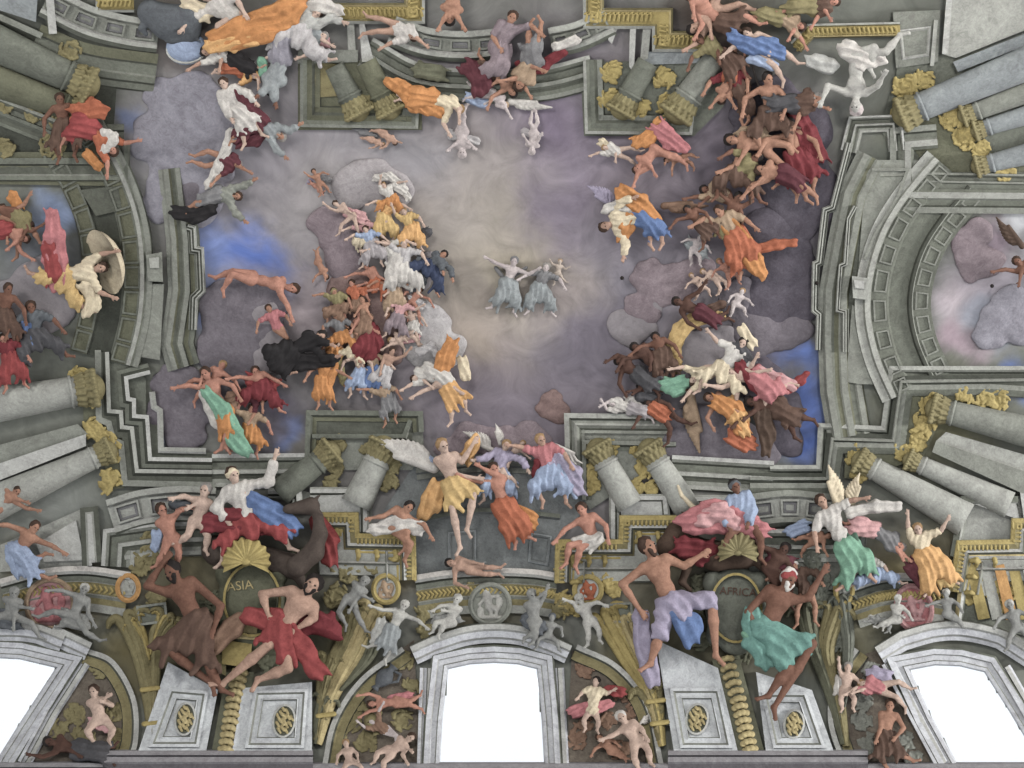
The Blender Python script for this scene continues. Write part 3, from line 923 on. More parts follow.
RA = spline([(985, 200), (958, 232), (940, 262), (931, 300), (936, 335), (952, 372)], 9)
t = thing('arch', 'large coffered arch around the open violet sky', 'arch', (900, 290, 0))
strip('soffit', RA, [(0, -1, 'mid'), (0, 5, 'mid'), (18, 6, 'shade'), (19, 8, 'mid'), (22, 8, 'deep'), (24, 4, 'deep'), (42, 5, 'shade'), (44, 8, 'shade'), (60, 9, 'shade'), (61, 12, 'mid'), (66, 13, 'light'), (68, 10, 'mid'), (76, 11, 'light'), (78, -1, 'shade')], t)
for q in grid_quads(RA, 3, 16, 9): strip('coffer', q, [(0, 4, 'mid'), (0, 7, 'shade'), (1.6, 7, 'mid'), (2, 5, 'shade')], t, closed=True)
for q in grid_quads(RA, 45, 58, 10): strip('coffer', q, [(0, 7, 'mid'), (0, 10.3, 'shade'), (1.6, 10.3, 'mid'), (2, 8.4, 'shade')], t, closed=True)
slab('keystone', [(852, 276), (868, 278), (868, 300), (853, 298)], 10, 20, 'light', t)
slab('keystone_scroll', [(854, 280), (864, 281), (864, 289), (855, 288)], 19, 23, 'pale', t)

# spandrels and outer entablature strips beside the arches
def facets(name, label, runs, cols, z=9):
    t = thing(name, label, 'entablature', (*runs[0][0][0], 0))
    for path, prof in runs: strip('moulding', path, prof, t)
    return t
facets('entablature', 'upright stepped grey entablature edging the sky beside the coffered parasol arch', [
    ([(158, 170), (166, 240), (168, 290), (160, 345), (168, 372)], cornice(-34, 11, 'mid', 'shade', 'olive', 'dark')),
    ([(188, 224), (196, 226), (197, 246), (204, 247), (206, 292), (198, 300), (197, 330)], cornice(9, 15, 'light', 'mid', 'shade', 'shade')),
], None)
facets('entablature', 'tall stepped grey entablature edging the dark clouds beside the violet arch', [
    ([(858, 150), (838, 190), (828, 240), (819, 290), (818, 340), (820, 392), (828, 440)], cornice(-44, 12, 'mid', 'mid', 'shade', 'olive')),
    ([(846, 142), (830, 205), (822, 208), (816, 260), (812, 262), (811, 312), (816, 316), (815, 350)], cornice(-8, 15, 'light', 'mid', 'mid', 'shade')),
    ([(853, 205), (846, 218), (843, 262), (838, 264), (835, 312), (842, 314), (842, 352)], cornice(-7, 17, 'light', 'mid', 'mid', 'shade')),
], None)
slab_t = thing('spandrel', 'pale plaster spandrel above the violet arch keystone', 'spandrel', (878, 220, 0))
slab('field', [(868, 160), (918, 160), (905, 200), (880, 240), (868, 270), (858, 272), (862, 220)], -1, 9, 'mid', slab_t)
strip('border', [(872, 168), (910, 168), (899, 198), (877, 234), (866, 260)], [(0, 8, 'mid'), (0, 12, 'pale'), (3, 12, 'mid'), (3, 8, 'shade')], slab_t)
slab_t = thing('spandrel', 'pale plaster spandrel under the violet arch keystone', 'spandrel', (860, 360, 0))
slab('field', [(852, 305), (868, 312), (872, 340), (884, 368), (886, 385), (860, 384), (846, 382)], -1, 9, 'mid', slab_t)
slab_t = thing('spandrel', 'grey plaster spandrel under the parasol arch keystone', 'spandrel', (150, 340, 0))
slab('field', [(150, 284), (164, 284), (162, 320), (160, 360), (134, 356), (142, 320)], -1, 10, 'mid', slab_t)

# ------------------------------------------------------------------ stepped cornices round the sky opening
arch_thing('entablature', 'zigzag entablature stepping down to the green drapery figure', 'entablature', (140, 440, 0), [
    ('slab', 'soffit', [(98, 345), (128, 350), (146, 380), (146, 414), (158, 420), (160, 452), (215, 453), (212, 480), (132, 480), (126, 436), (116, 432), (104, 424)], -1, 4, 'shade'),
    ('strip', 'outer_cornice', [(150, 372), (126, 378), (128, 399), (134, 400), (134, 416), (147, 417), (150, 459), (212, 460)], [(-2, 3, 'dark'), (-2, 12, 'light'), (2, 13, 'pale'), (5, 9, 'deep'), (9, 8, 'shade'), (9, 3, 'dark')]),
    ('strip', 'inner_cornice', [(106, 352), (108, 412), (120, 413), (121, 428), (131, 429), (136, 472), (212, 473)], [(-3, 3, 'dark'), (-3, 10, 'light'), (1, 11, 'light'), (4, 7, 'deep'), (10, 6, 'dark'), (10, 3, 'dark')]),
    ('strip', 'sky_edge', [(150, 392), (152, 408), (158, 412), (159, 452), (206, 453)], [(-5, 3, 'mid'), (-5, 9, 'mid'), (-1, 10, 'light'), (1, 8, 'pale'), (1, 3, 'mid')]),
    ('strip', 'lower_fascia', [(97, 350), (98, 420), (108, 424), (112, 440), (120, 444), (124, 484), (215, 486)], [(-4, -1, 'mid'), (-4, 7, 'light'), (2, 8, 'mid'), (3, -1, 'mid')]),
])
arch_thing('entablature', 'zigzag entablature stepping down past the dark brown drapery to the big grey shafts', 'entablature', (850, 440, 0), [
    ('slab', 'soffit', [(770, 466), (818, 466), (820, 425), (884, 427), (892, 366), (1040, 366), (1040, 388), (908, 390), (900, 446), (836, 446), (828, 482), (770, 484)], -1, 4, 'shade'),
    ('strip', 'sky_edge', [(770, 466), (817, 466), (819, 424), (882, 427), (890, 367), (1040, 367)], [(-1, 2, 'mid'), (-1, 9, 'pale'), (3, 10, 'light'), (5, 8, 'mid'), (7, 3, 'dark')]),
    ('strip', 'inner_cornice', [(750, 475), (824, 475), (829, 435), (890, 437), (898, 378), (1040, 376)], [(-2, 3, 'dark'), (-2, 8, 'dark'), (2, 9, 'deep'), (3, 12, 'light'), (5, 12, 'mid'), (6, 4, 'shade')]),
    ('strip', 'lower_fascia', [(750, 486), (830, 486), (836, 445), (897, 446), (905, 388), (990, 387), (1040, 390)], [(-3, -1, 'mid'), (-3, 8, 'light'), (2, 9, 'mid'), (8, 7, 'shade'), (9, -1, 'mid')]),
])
arch_thing('entablature', 'dark moulded beam crossing above the violet arch', 'entablature', (970, 195, 0), [
    ('slab', 'soffit', [(912, 172), (1040, 172), (1040, 213), (912, 212)], -1, 6, 'shade'),
    ('strip', 'moulding', [(1040, 190), (914, 189), (914, 150), (938, 148)], [(-24, 3, 'dark'), (-24, 8, 'shade'), (-18, 9, 'mid'), (-16, 6, 'deep'), (-11, 7, 'shade'), (-9, 10, 'mid'), (-3, 11, 'light'), (0, 8, 'shade'), (0, 3, 'dark')]),
])
arch_thing('entablature', 'dark moulded beam crossing under the seated red and brown group', 'entablature', (50, 180, 0), [
    ('slab', 'soffit', [(-20, 152), (112, 152), (112, 186), (-20, 184)], -1, 6, 'olive'),
    ('strip', 'moulding', [(-20, 158), (106, 158), (107, 124), (124, 124)], [(0, 3, 'dark'), (0, 8, 'olive'), (6, 9, 'shade'), (8, 6, 'deep'), (16, 7, 'dark'), (18, 10, 'mid'), (22, 11, 'shade'), (24, 3, 'dark')]),
    ('slab', 'panel', [(80, 190), (118, 186), (122, 210), (96, 216)], 3, 9, 'dark'),
])
# four projecting blocks of the sky opening
arch_thing('entablature', 'green grey projecting block above the pair of shafts with bare white putto hand', 'entablature', (365, 425, 0), [
    ('slab', 'soffit', [(307, 411), (422, 413), (424, 452), (412, 470), (306, 470)], -1, 4, 'mid'),
    ('slab', 'frieze', [(308, 417), (412, 418), (412, 440), (308, 440)], 3, 8, 'dark'),
    ('strip', 'sky_edge', [(306, 470), (308, 412), (421, 413), (422, 432)], [(-2, 2, 'mid'), (-2, 12, 'shade'), (3, 13, 'shade'), (5, 9, 'dark'), (9, 10, 'olive'), (11, 2, 'dark')]),
    ('strip', 'moulding', [(312, 436), (404, 436), (410, 420)], [(-2, 6, 'shade'), (-2, 12, 'mid'), (2, 12, 'shade'), (4, 7, 'mid')]),
])
arch_thing('entablature', 'pale projecting block with stepped edge above the two leaning shafts', 'entablature', (620, 430, 0), [
    ('slab', 'soffit', [(566, 414), (662, 416), (668, 456), (700, 470), (600, 470), (590, 510), (568, 470)], -1, 4, 'mid'),
    ('strip', 'sky_edge', [(568, 490), (566, 415), (668, 416)], [(-2, 2, 'mid'), (-2, 13, 'light'), (3, 14, 'light'), (5, 9, 'dark'), (8, 10, 'mid'), (10, 12, 'light'), (13, 9, 'mid'), (15, 7, 'dark'), (18, 8, 'mid'), (18, 2, 'dark')]),
    ('strip', 'moulding', [(584, 500), (584, 442), (676, 444)], [(-2, 2, 'mid'), (-2, 8, 'light'), (2, 9, 'mid'), (4, 5, 'dark'), (8, 5, 'shade'), (8, 2, 'shade')]),
])
arch_thing('entablature', 'olive projecting block under the gilded frame beside the winged pair', 'entablature', (360, 110, 0), [
    ('slab', 'soffit', [(298, 62), (400, 60), (422, 104), (422, 130), (298, 130)], -1, 4, 'olive'),
    ('strip', 'sky_edge', [(298, 60), (298, 129), (420, 131), (421, 110), (404, 106)], [(-2, 2, 'shade'), (-2, 11, 'shade'), (-5, 12, 'mid'), (-9, 9, 'shade'), (-14, 10, 'olive'), (-17, 7, 'dark'), (-22, 8, 'olive'), (-24, 2, 'dark')]),
    ('slab', 'frieze', [(306, 62), (336, 64), (340, 96), (306, 98)], 3, 7, 'ochre'),
    ('slab', 'frieze', [(352, 96), (398, 94), (402, 104), (354, 106)], 3, 7, 'ochre'),
])
arch_thing('entablature', 'olive stepped block above the rose clad flying pair', 'entablature', (640, 120, 0), [
    ('slab', 'soffit', [(580, 62), (720, 60), (724, 106), (694, 136), (584, 136)], -1, 4, 'shade'),
    ('strip', 'sky_edge', [(581, 60), (583, 136), (694, 137), (697, 108)], [(-2, 2, 'shade'), (-2, 11, 'mid'), (-5, 12, 'light'), (-8, 9, 'shade'), (-13, 10, 'shade'), (-16, 7, 'dark'), (-21, 8, 'mid'), (-23, 2, 'dark')]),
    ('acanthus', 'gilded_leaves', [(612, 72, 9), (610, 100, 9), (664, 78, 9), (668, 104, 10), (640, 108, 8)], 6, 'gold'),
])
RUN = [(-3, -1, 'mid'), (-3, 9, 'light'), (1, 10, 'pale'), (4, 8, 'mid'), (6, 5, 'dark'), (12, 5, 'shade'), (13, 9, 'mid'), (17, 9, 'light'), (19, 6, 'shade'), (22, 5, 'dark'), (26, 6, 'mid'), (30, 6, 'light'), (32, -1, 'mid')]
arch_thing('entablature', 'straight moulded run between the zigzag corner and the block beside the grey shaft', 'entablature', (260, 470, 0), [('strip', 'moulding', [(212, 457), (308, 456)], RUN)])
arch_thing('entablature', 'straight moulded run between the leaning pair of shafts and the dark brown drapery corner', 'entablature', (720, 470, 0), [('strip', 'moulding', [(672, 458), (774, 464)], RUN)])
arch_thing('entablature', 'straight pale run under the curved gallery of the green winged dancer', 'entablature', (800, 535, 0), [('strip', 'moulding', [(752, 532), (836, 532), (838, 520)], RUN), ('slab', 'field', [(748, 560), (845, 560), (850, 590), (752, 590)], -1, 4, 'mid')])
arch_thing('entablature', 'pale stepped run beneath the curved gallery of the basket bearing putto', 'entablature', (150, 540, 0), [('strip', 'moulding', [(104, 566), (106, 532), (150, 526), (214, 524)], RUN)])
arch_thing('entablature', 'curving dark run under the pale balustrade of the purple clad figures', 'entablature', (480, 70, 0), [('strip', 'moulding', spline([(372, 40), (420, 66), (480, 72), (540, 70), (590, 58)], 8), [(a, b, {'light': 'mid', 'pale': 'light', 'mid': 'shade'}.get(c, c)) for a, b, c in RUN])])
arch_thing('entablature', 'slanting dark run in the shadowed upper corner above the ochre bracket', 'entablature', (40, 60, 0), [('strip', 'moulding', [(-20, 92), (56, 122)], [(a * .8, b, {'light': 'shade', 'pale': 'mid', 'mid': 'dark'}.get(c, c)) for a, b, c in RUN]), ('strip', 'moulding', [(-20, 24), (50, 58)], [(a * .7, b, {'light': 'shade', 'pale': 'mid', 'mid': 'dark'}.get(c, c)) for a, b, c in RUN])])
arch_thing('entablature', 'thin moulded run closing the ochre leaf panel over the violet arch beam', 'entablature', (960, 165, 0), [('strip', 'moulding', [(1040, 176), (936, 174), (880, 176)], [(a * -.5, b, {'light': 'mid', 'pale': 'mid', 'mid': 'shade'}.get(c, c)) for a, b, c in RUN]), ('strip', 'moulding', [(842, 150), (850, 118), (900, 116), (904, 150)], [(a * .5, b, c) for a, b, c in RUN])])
# ------------------------------------------------------------------ curved galleries with square lattice
def gallery(label, path, w, n, col=('light', 'mid', 'pale')):
    t = thing('balustrade', label, 'balustrade', (*path[len(path) // 2], 0))
    strip('rail', path, [(-2, -1, 'shade'), (-2, 11, col[2]), (4, 12, col[0]), (6, 7, col[1]), (w - 6, 7, col[1]), (w - 4, 11, col[2]), (w, 12, col[0]), (w + 4, 6, 'shade'), (w + 4, -1, 'shade')], t)
    for q in grid_quads(path, 7, w - 7, n, .7): strip('lattice_panel', q, [(0, 6, col[0]), (0, 11, col[2]), (2, 11, col[1]), (2.5, 8, 'shade'), (5, 8, 'grey')], t, closed=True)
    return t
gallery('curved grey balustrade below the orange cloaked rider', spline([(160, 22), (130, 18), (92, 8), (52, -12)], 8)[::-1], 27, 4)
gallery('curved pale balustrade beside the purple clad figures', spline([(396, 18), (430, 30), (465, 33), (500, 30)], 8), 25, 4)
gallery('curved grey balustrade behind the crimson trimmed figure', spline([(548, 30), (575, 24), (605, 10)], 8), 24, 3)
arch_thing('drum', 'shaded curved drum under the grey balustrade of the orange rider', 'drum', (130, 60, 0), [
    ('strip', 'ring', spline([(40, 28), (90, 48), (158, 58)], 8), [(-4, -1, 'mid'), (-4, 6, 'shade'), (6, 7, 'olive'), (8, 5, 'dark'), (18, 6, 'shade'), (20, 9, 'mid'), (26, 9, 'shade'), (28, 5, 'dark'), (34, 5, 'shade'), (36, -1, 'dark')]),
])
# ------------------------------------------------------------------ gilded frames at the head of the picture
GOLDP = [(-3, -1, 'shade'), (-3, 10, 'deep'), (0, 12, 'light'), (2, 9, 'ochre'), (4, 10, 'gold'), (14, 11, 'gold'), (16, 13, 'goldlt'), (18, 8, 'ochre'), (18, -1, 'shade')]
def gilded(label, path, leaves, prof=GOLDP):
    t = thing('gilded_cornice', label, 'cornice', (*path[0], 0))
    strip('moulding', path, prof, t)
    S = Solid(.6, .8)
    P = dens(path, 4.5)
    sg = 1 if prof[-1][0] > 0 else -1; sg *= abs(prof[-1][0]) / 18
    for i in range(len(P) - 1):
        d = U(P[i + 1] - P[i]); nn = np.array((-d[1], d[0])) * sg; c = P[i] + nn * 9
        S.cap((*(c - nn * 3.6), 11), (*(c + nn * 2 + d * 1.2), 12.5), 1.7, 1.1); S.cap((*(c + nn * 3 - d * 1.2), 11.5), (*(c + nn * 4.6 + d), 12), 1.2, .9)
    V, F = S.build(); mesh('leaf_ornament', V, F, leaves, t, smooth=True)
    return t
GS = [(a, b * .9, c) if len(x) == 3 else x for x in GOLDP for (a, b, c) in [x]]
def flip(prof, s): return [(o * s, z, c) for (o, z, c) in prof]
gilded('gilded cornice corner hanging over the olive block', [(422, -12), (422, 21), (345, 21), (330, 21)], 'gold', GOLDP)
gilded('long gilded stepped cornice beside the bending brown figure', [(586, -12), (586, 26), (655, 26), (655, 49), (706, 49)], 'gold', flip(GOLDP, -1))
gilded('short gilded cornice behind the white stone giant', [(792, 44), (808, 26), (900, 24)], 'gold', flip(GOLDP, .7))
gilded('gilded cornice scrap beside the grey horse', [(98, -14), (98, 10), (134, 10)], 'gold', flip(GOLDP, -.8))
arch_thing('pilaster', 'white pilaster pair under the gilded cornice corner', 'pilaster', (355, 40, 0), [
    ('slab', 'shaft', [(347, 22), (354, 22), (356, 54), (348, 50)], -1, 7, 'light'), ('slab', 'shaft', [(359, 22), (364, 22), (374, 62), (362, 62)], -1, 9, 'pale'),
    ('slab', 'base', [(298, 50), (358, 50), (358, 62), (298, 64)], -1, 8, 'mid')])
arch_thing('pilaster', 'white pilaster pair beside the stepped gilded cornice', 'pilaster', (640, 50, 0), [
    ('slab', 'shaft', [(630, 28), (636, 28), (634, 74), (629, 66)], -1, 9, 'pale'), ('slab', 'shaft', [(643, 28), (651, 28), (648, 58), (640, 62)], -1, 8, 'light'),
    ('slab', 'base', [(642, 52), (700, 50), (700, 63), (640, 65)], -1, 7, 'bluegrey'), ('slab', 'shaft', [(610, 27), (618, 27), (612, 44), (608, 40)], -1, 8, 'pale')])
# ------------------------------------------------------------------ columns
column('olive shaft under the gilded cornice corner', (352, 100), (334, 66), 12, 10, 'shade', capcol='ochre')
column('dark olive shaft beside the orange winged figure', (384, 98), (366, 62), 12, 11, 'olive', capcol='ochre')
column('grey shaft between the gilded leaves of the stepped block', (628, 98), (648, 62), 12, 11, 'shade', capcol='ochre')
column('broad grey shaft against the brown armed group', (686, 100), (716, 58), 14, 12, 'mid', capcol='ochre')
column('dim round shaft in the shadowed corner of the olive arch beam', (72, 78), (-12, 40), 15, 20, 'shade', capcol='ochre')
column('dim lower shaft beside the ochre bracket', (70, 108), (-12, 78), 13, 17, 'olive', capcol='ochre')
column('grey shaft topmost of the four beside the stone giant', (918, 108), (1040, 58), 14, 18, 'bluegrey', capcol='ochre')
column('grey shaft second of the four beside the stone giant', (974, 112), (1050, 84), 9, 12, 'mid', capcol='ochre')
column('grey shaft third of the four beside the stone giant', (985, 128), (1050, 108), 8, 11, 'bluegrey', capcol='ochre')
column('grey blue shaft lowest of the four, just above the moulded beam', (988, 164), (1050, 148), 9, 12, 'bluegrey', capcol='ochre')
column('thick pale shaft nearest the parasol arch', (76, 391), (-22, 408), 15, 19, 'light', capcol='ochre')
column('thick pale shaft with shaded underside below the square pilaster', (97, 456), (-20, 510), 11, 20, 'light', capcol='ochre')
column('grey shaft beside the raised hand of the headscarf rider', (320, 460), (278, 494), 12, 14, 'shade', capcol='ochre')
column('lit shaft between the grey shaft and the angel wing', (378, 459), (356, 505), 13, 16, 'light', capcol='ochre')
column('lit shaft first of the leaning pair by the rose drapery', (604, 460), (630, 506), 12, 14, 'light', capcol='ochre')
column('lit shaft second of the leaning pair by the rose drapery', (656, 460), (688, 510), 12, 14, 'light', capcol='ochre')
column('long grey shaft uppermost beside the violet arch', (948, 412), (1060, 440), 12, 18, 'mid', capcol='ochre')
column('slim grey shaft between the pilaster and the thick lit shaft', (919, 464), (1010, 505), 9, 14, 'light', capcol='ochre')
column('thick lit shaft nearest the green winged dancer', (871, 467), (966, 520), 11, 18, 'light', capcol='ochre')
arch_thing('pilaster', 'pale square pilaster between the two thick shafts', 'pilaster', (40, 445, 0), [
    ('slab', 'shaft', [(78, 424), (88, 434), (-20, 470), (-20, 450)], -1, 9, 'mid'), ('slab', 'shaft', [(86, 434), (86, 446), (-20, 488), (-20, 470)], -1, 13, 'pale')])
arch_thing('pilaster', 'long pale square pilaster among the grey shafts', 'pilaster', (980, 460, 0), [
    ('slab', 'shaft', [(946, 432), (1050, 462), (1050, 480), (936, 441)], -1, 9, 'light'), ('slab', 'shaft', [(936, 441), (1050, 480), (1050, 506), (932, 452)], -1, 13, 'mid')])
arch_thing('pilaster', 'broad white pilaster slanting into the upper corner', 'pilaster', (985, 40, 0), [
    ('slab', 'shaft', [(948, -10), (1050, -10), (1050, 20), (956, 58), (942, 54)], -1, 9, 'light'), ('strip', 'edge', [(950, -10), (945, 54)], [(-3, 3, 'mid'), (-3, 13, 'light'), (3, 13, 'pale'), (4, 3, 'shade')]),
    ('slab', 'shaft', [(953, 62), (1050, 24), (1050, 36), (958, 72)], -1, 11, 'bluegrey'), ('slab', 'backing', [(900, 60), (1050, 40), (1050, 172), (912, 172), (880, 130)], -1, 3, 'shade')])
arch_thing('pilaster', 'framed grey pier behind the feet of the stone giant', 'pilaster', (915, 45, 0), [
    ('slab', 'shaft', [(893, 12), (940, 10), (938, 62), (896, 68)], -1, 7, 'mid'), ('frames', 'panel_border', [[(899, 30), (931, 26), (929, 56), (902, 60)]], 8, 'pale', 'light'), ('strip', 'edge', [(936, 20), (932, 66)], [(-2, 3, 'mid'), (-2, 11, 'pale'), (2, 11, 'light'), (3, 3, 'shade')])])
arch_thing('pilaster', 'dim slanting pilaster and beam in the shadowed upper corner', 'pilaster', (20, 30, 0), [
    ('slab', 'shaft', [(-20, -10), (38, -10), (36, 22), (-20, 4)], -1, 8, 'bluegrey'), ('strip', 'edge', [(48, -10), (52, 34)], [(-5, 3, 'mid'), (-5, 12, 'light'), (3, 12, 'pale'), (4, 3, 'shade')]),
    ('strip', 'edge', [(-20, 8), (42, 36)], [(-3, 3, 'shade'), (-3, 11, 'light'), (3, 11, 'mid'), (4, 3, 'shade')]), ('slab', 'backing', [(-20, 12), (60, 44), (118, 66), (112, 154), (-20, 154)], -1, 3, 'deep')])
# ochre leaf panels between the capitals
arch_thing('acanthus_relief', 'ochre leaf panel behind the four grey shafts', 'ornament', (920, 110, 0), [
    ('slab', 'field', [(896, 76), (918, 74), (934, 110), (950, 106), (1000, 160), (1040, 172), (930, 172), (900, 130)], -1, 4, 'olive'),
    ('acanthus', 'leaves', [(905, 88, 11), (903, 112, 10), (924, 80, 8), (952, 118, 10), (966, 136, 11), (982, 150, 8), (1006, 172, 8)], 5, 'gold')])
arch_thing('acanthus_relief', 'ochre leaf panel between the thick pale shafts', 'ornament', (90, 430, 0), [
    ('slab', 'field', [(82, 372), (98, 372), (104, 424), (122, 440), (124, 488), (106, 490), (104, 450), (84, 432)], -1, 4, 'olive'),
    ('acanthus', 'leaves', [(80, 378, 9), (90, 398, 8), (92, 428, 8), (104, 436, 9), (112, 452, 9), (112, 478, 9), (106, 486, 6)], 6, 'gold')])
arch_thing('acanthus_relief', 'ochre leaf panel at the heads of the long grey shafts', 'ornament', (900, 430, 0), [
    ('slab', 'field', [(846, 448), (896, 448), (906, 392), (1000, 390), (1000, 408), (940, 420), (925, 456), (858, 480), (844, 478)], -1, 5, 'olive'),
    ('acanthus', 'leaves', [(856, 456, 9), (860, 474, 8), (904, 452, 8), (924, 424, 10), (932, 404, 10), (918, 440, 9), (984, 398, 8), (1000, 400, 8), (966, 396, 7)], 6, 'gold')])
arch_thing('acanthus_relief', 'ochre bracket with gilded leaves beside the seated red and brown group', 'ornament', (60, 140, 0), [
    ('slab', 'field', [(58, 70), (88, 66), (96, 110), (110, 150), (40, 152), (50, 130)], -1, 4, 'olive'),
    ('acanthus', 'leaves', [(70, 52, 9), (80, 84, 10), (34, 114, 7), (52, 146, 10), (6, 148, 8), (6, 108, 6), (58, 122, 7)], 6, 'ochre')])
arch_thing('acanthus_relief', 'gilded leaf panel behind the lit shaft and the grey shaft', 'ornament', (340, 460, 0), [
    ('acanthus', 'leaves', [(320, 448, 9), (338, 444, 8), (336, 470, 6), (330, 484, 7), (368, 450, 6), (392, 466, 7), (388, 482, 8)], 5, 'ochre')])
arch_thing('acanthus_relief', 'gilded leaf panel framing the leaning pair of shafts', 'ornament', (595, 480, 0), [
    ('acanthus', 'leaves', [(590, 450, 7), (610, 450, 7), (590, 474, 8), (592, 486, 7), (640, 452, 8), (644, 470, 7), (636, 486, 7), (652, 488, 6)], 5, 'gold')])
# ------------------------------------------------------------------ ledge blocks and gilded cornices over the windows
PEDP = [(0, -1, 'shade'), (0, 9, 'shade'), (2, 12, 'light'), (6, 13, 'pale'), (8, 9, 'dark'), (10, 10, 'light'), (12, 6, 'mid'), (12, -1, 'shade')]
arch_thing('ledge_block', 'white panelled ledge block under the lit shaft and the grey shaft', 'block', (330, 500, 0), [
    ('slab', 'field', [(272, 490), (300, 490), (302, 510), (316, 513), (372, 490), (372, 540), (330, 512), (300, 514)], -1, 4, 'mid'),
    ('slab', 'face', [(312, 496), (360, 494), (360, 513), (310, 513)], 3, 10, 'pale'),
    ('strip', 'border', [(268, 488), (302, 488), (303, 512)], PEDP), ('strip', 'border', [(310, 487), (369, 487), (369, 532)], PEDP)])
arch_thing('ledge_block', 'white panelled ledge block under the leaning pair of shafts', 'block', (640, 500, 0), [
    ('slab', 'face', [(618, 500), (664, 499), (670, 515), (622, 518)], 3, 10, 'pale'),
    ('strip', 'border', [(609, 546), (609, 494), (668, 494), (670, 514)], PEDP), ('strip', 'border', [(678, 512), (678, 495), (728, 495)], PEDP)])
arch_thing('ledge_block', 'white ledge block at the foot of the thick lit shaft', 'block', (985, 520, 0), [
    ('slab', 'field', [(962, 496), (1050, 496), (1050, 540), (966, 540), (950, 552)], -1, 5, 'light'), ('slab', 'face', [(974, 504), (1016, 503), (1020, 520)], 4, 11, 'pale'), ('slab', 'face', [(1020, 492), (1050, 490), (1050, 520), (1024, 520)], 4, 13, 'pale'),
    ('strip', 'border', [(950, 556), (961, 496), (1018, 496)], [(0, -1, 'dark'), (0, 12, 'deep'), (6, 13, 'shade'), (8, 10, 'light'), (10, 6, 'mid'), (10, -1, 'mid')])])
arch_thing('ledge_block', 'pale ledge block with an upright shaded pier beside the small dish bearers', 'block', (80, 530, 0), [
    ('slab', 'field', [(0, 545), (84, 508), (90, 566), (0, 572)], -1, 4, 'light'), ('slab', 'face', [(36, 544), (76, 520), (84, 560), (44, 562)], 3, 8, 'pale'),
    ('strip', 'border', [(82, 566), (80, 508), (98, 506), (102, 562)], [(0, -1, 'mid'), (0, 9, 'shade'), (5, 10, 'dark'), (7, 12, 'light'), (10, 12, 'pale'), (10, -1, 'mid')])])
t = gallery('curved pale gallery with square openings behind the basket bearing putto', spline([(106, 502), (140, 492), (180, 488), (216, 490)], 8), 32, 3, ('light', 'light', 'pale'))
t = gallery('curved pale gallery behind the green winged dancer', spline([(748, 496), (790, 492), (832, 496)], 8), 30, 3, ('mid', 'light', 'light'))
GP = [(-2, -1, 'shade'), (-2, 13, 'deep'), (0, 14, 'ochre'), (3, 15, 'gold'), (8, 13, 'ochre'), (11, 15, 'pale'), (13, 12, 'dark'), (15, 9, 'ochre'), (26, 8, 'light'), (28, 12, 'pale'), (30, 7, 'mid'), (40, 6, 'light'), (42, -1, 'mid')]
def gcorn(label, path, teeth, prof=GP):
    t = thing('gilded_cornice', label, 'cornice', (*path[0], 0))
    strip('moulding', path, prof, t)
    P = dens(path, 15)
    S = Solid(.7, 1.2)
    sg = 1 if prof[-1][0] > 0 else -1
    for i in range(len(P) - 1):
        d = U(P[i + 1] - P[i]); nn = np.array((-d[1], d[0])) * sg; c = P[i] + nn * 20
        S.cap((*(c - nn * 4), 9), (*(c + nn * 1 + d), 13), 2.6, 2.2); S.cap((*(c + nn * 1 + d), 13), (*(c + nn * 5), 9), 2.2, 1.6); S.cap((*(P[i] + nn * 17), 7.5), (*(P[i + 1] + nn * 17), 7.5), 1.8)
    V, F = S.build(); mesh('bracket_moulding', V, F, teeth, t, smooth=True)
    S = Solid(.6, .8)
    P = dens(path, 4)
    for i in range(len(P) - 1):
        d = U(P[i + 1] - P[i]); nn = np.array((-d[1], d[0])) * sg; c = P[i] + nn * 5.5
        S.cap((*(c - nn * 2.5), 13.5), (*(c + nn * 2.5), 14.5), 1.4, 1.2); S.cap((*P[i], 12.5), (*P[i + 1], 12.5), 1.6); S.cap((*c, 12.8), (*P[i], 12.5), 1.2)
    V, F = S.build(); mesh('egg_moulding', V, F, 'gold', t, smooth=True)
    return t
gcorn('gilded stepped cornice under the bare reclining man with white cloth', [(316, 514), (357, 514), (358, 535), (414, 536), (415, 580)], 'gold')
gcorn('gilded stepped cornice carrying the bare seated man', [(556, 582), (557, 541), (620, 541), (621, 517), (676, 517)], 'gold')
gcorn('gilded cornice stepping up beside the golden skirted dancer', [(950, 590), (958, 542), (1012, 541), (1013, 520), (1050, 520)], 'gold')
# arched white cornices with gold bands
def arcband(label, path, prof=None, orn='gold'):
    t = thing('arched_cornice', label, 'cornice', (*path[0], 0))
    sp = spline(path, 8)
    strip('moulding', sp, prof or [(-5, -1, 'mid'), (-5, 9, 'pale'), (0, 11, 'white'), (3, 9, 'pale'), (5, 5, 'deep'), (10, 5, 'shade'), (11, 8, 'light'), (13, 7, 'ochre'), (22, 7, 'ochre'), (23, 9, 'light'), (26, 7, 'mid'), (32, 6, 'ochre'), (40, 5, 'light'), (40, -1, 'mid')], t)
    S = Solid(.6, .8)
    P = dens(sp, 7)
    for i in range(len(P) - 1):
        d = U(P[i + 1] - P[i]); nn = np.array((-d[1], d[0])); c = P[i] + nn * 17
        S.cap((*(c - nn * 3.2), 7.5), (*(c + d * 2.6), 8.6), 1.3, 1.1); S.cap((*(c + d * 2.6), 8.6), (*(c + nn * 3.2), 7.5), 1.1, 1.1)
    V, F = S.build(); mesh('fret_ornament', V, F, orn, t, smooth=True)
arcband('white arched cornice with golden fret above the centre window medallion', [(415, 580), (450, 575), (490, 573), (530, 574), (558, 578)])
arcband('white arched cornice with golden fret above the pink oval medallion', [(0, 584), (40, 574), (85, 571), (130, 577)])
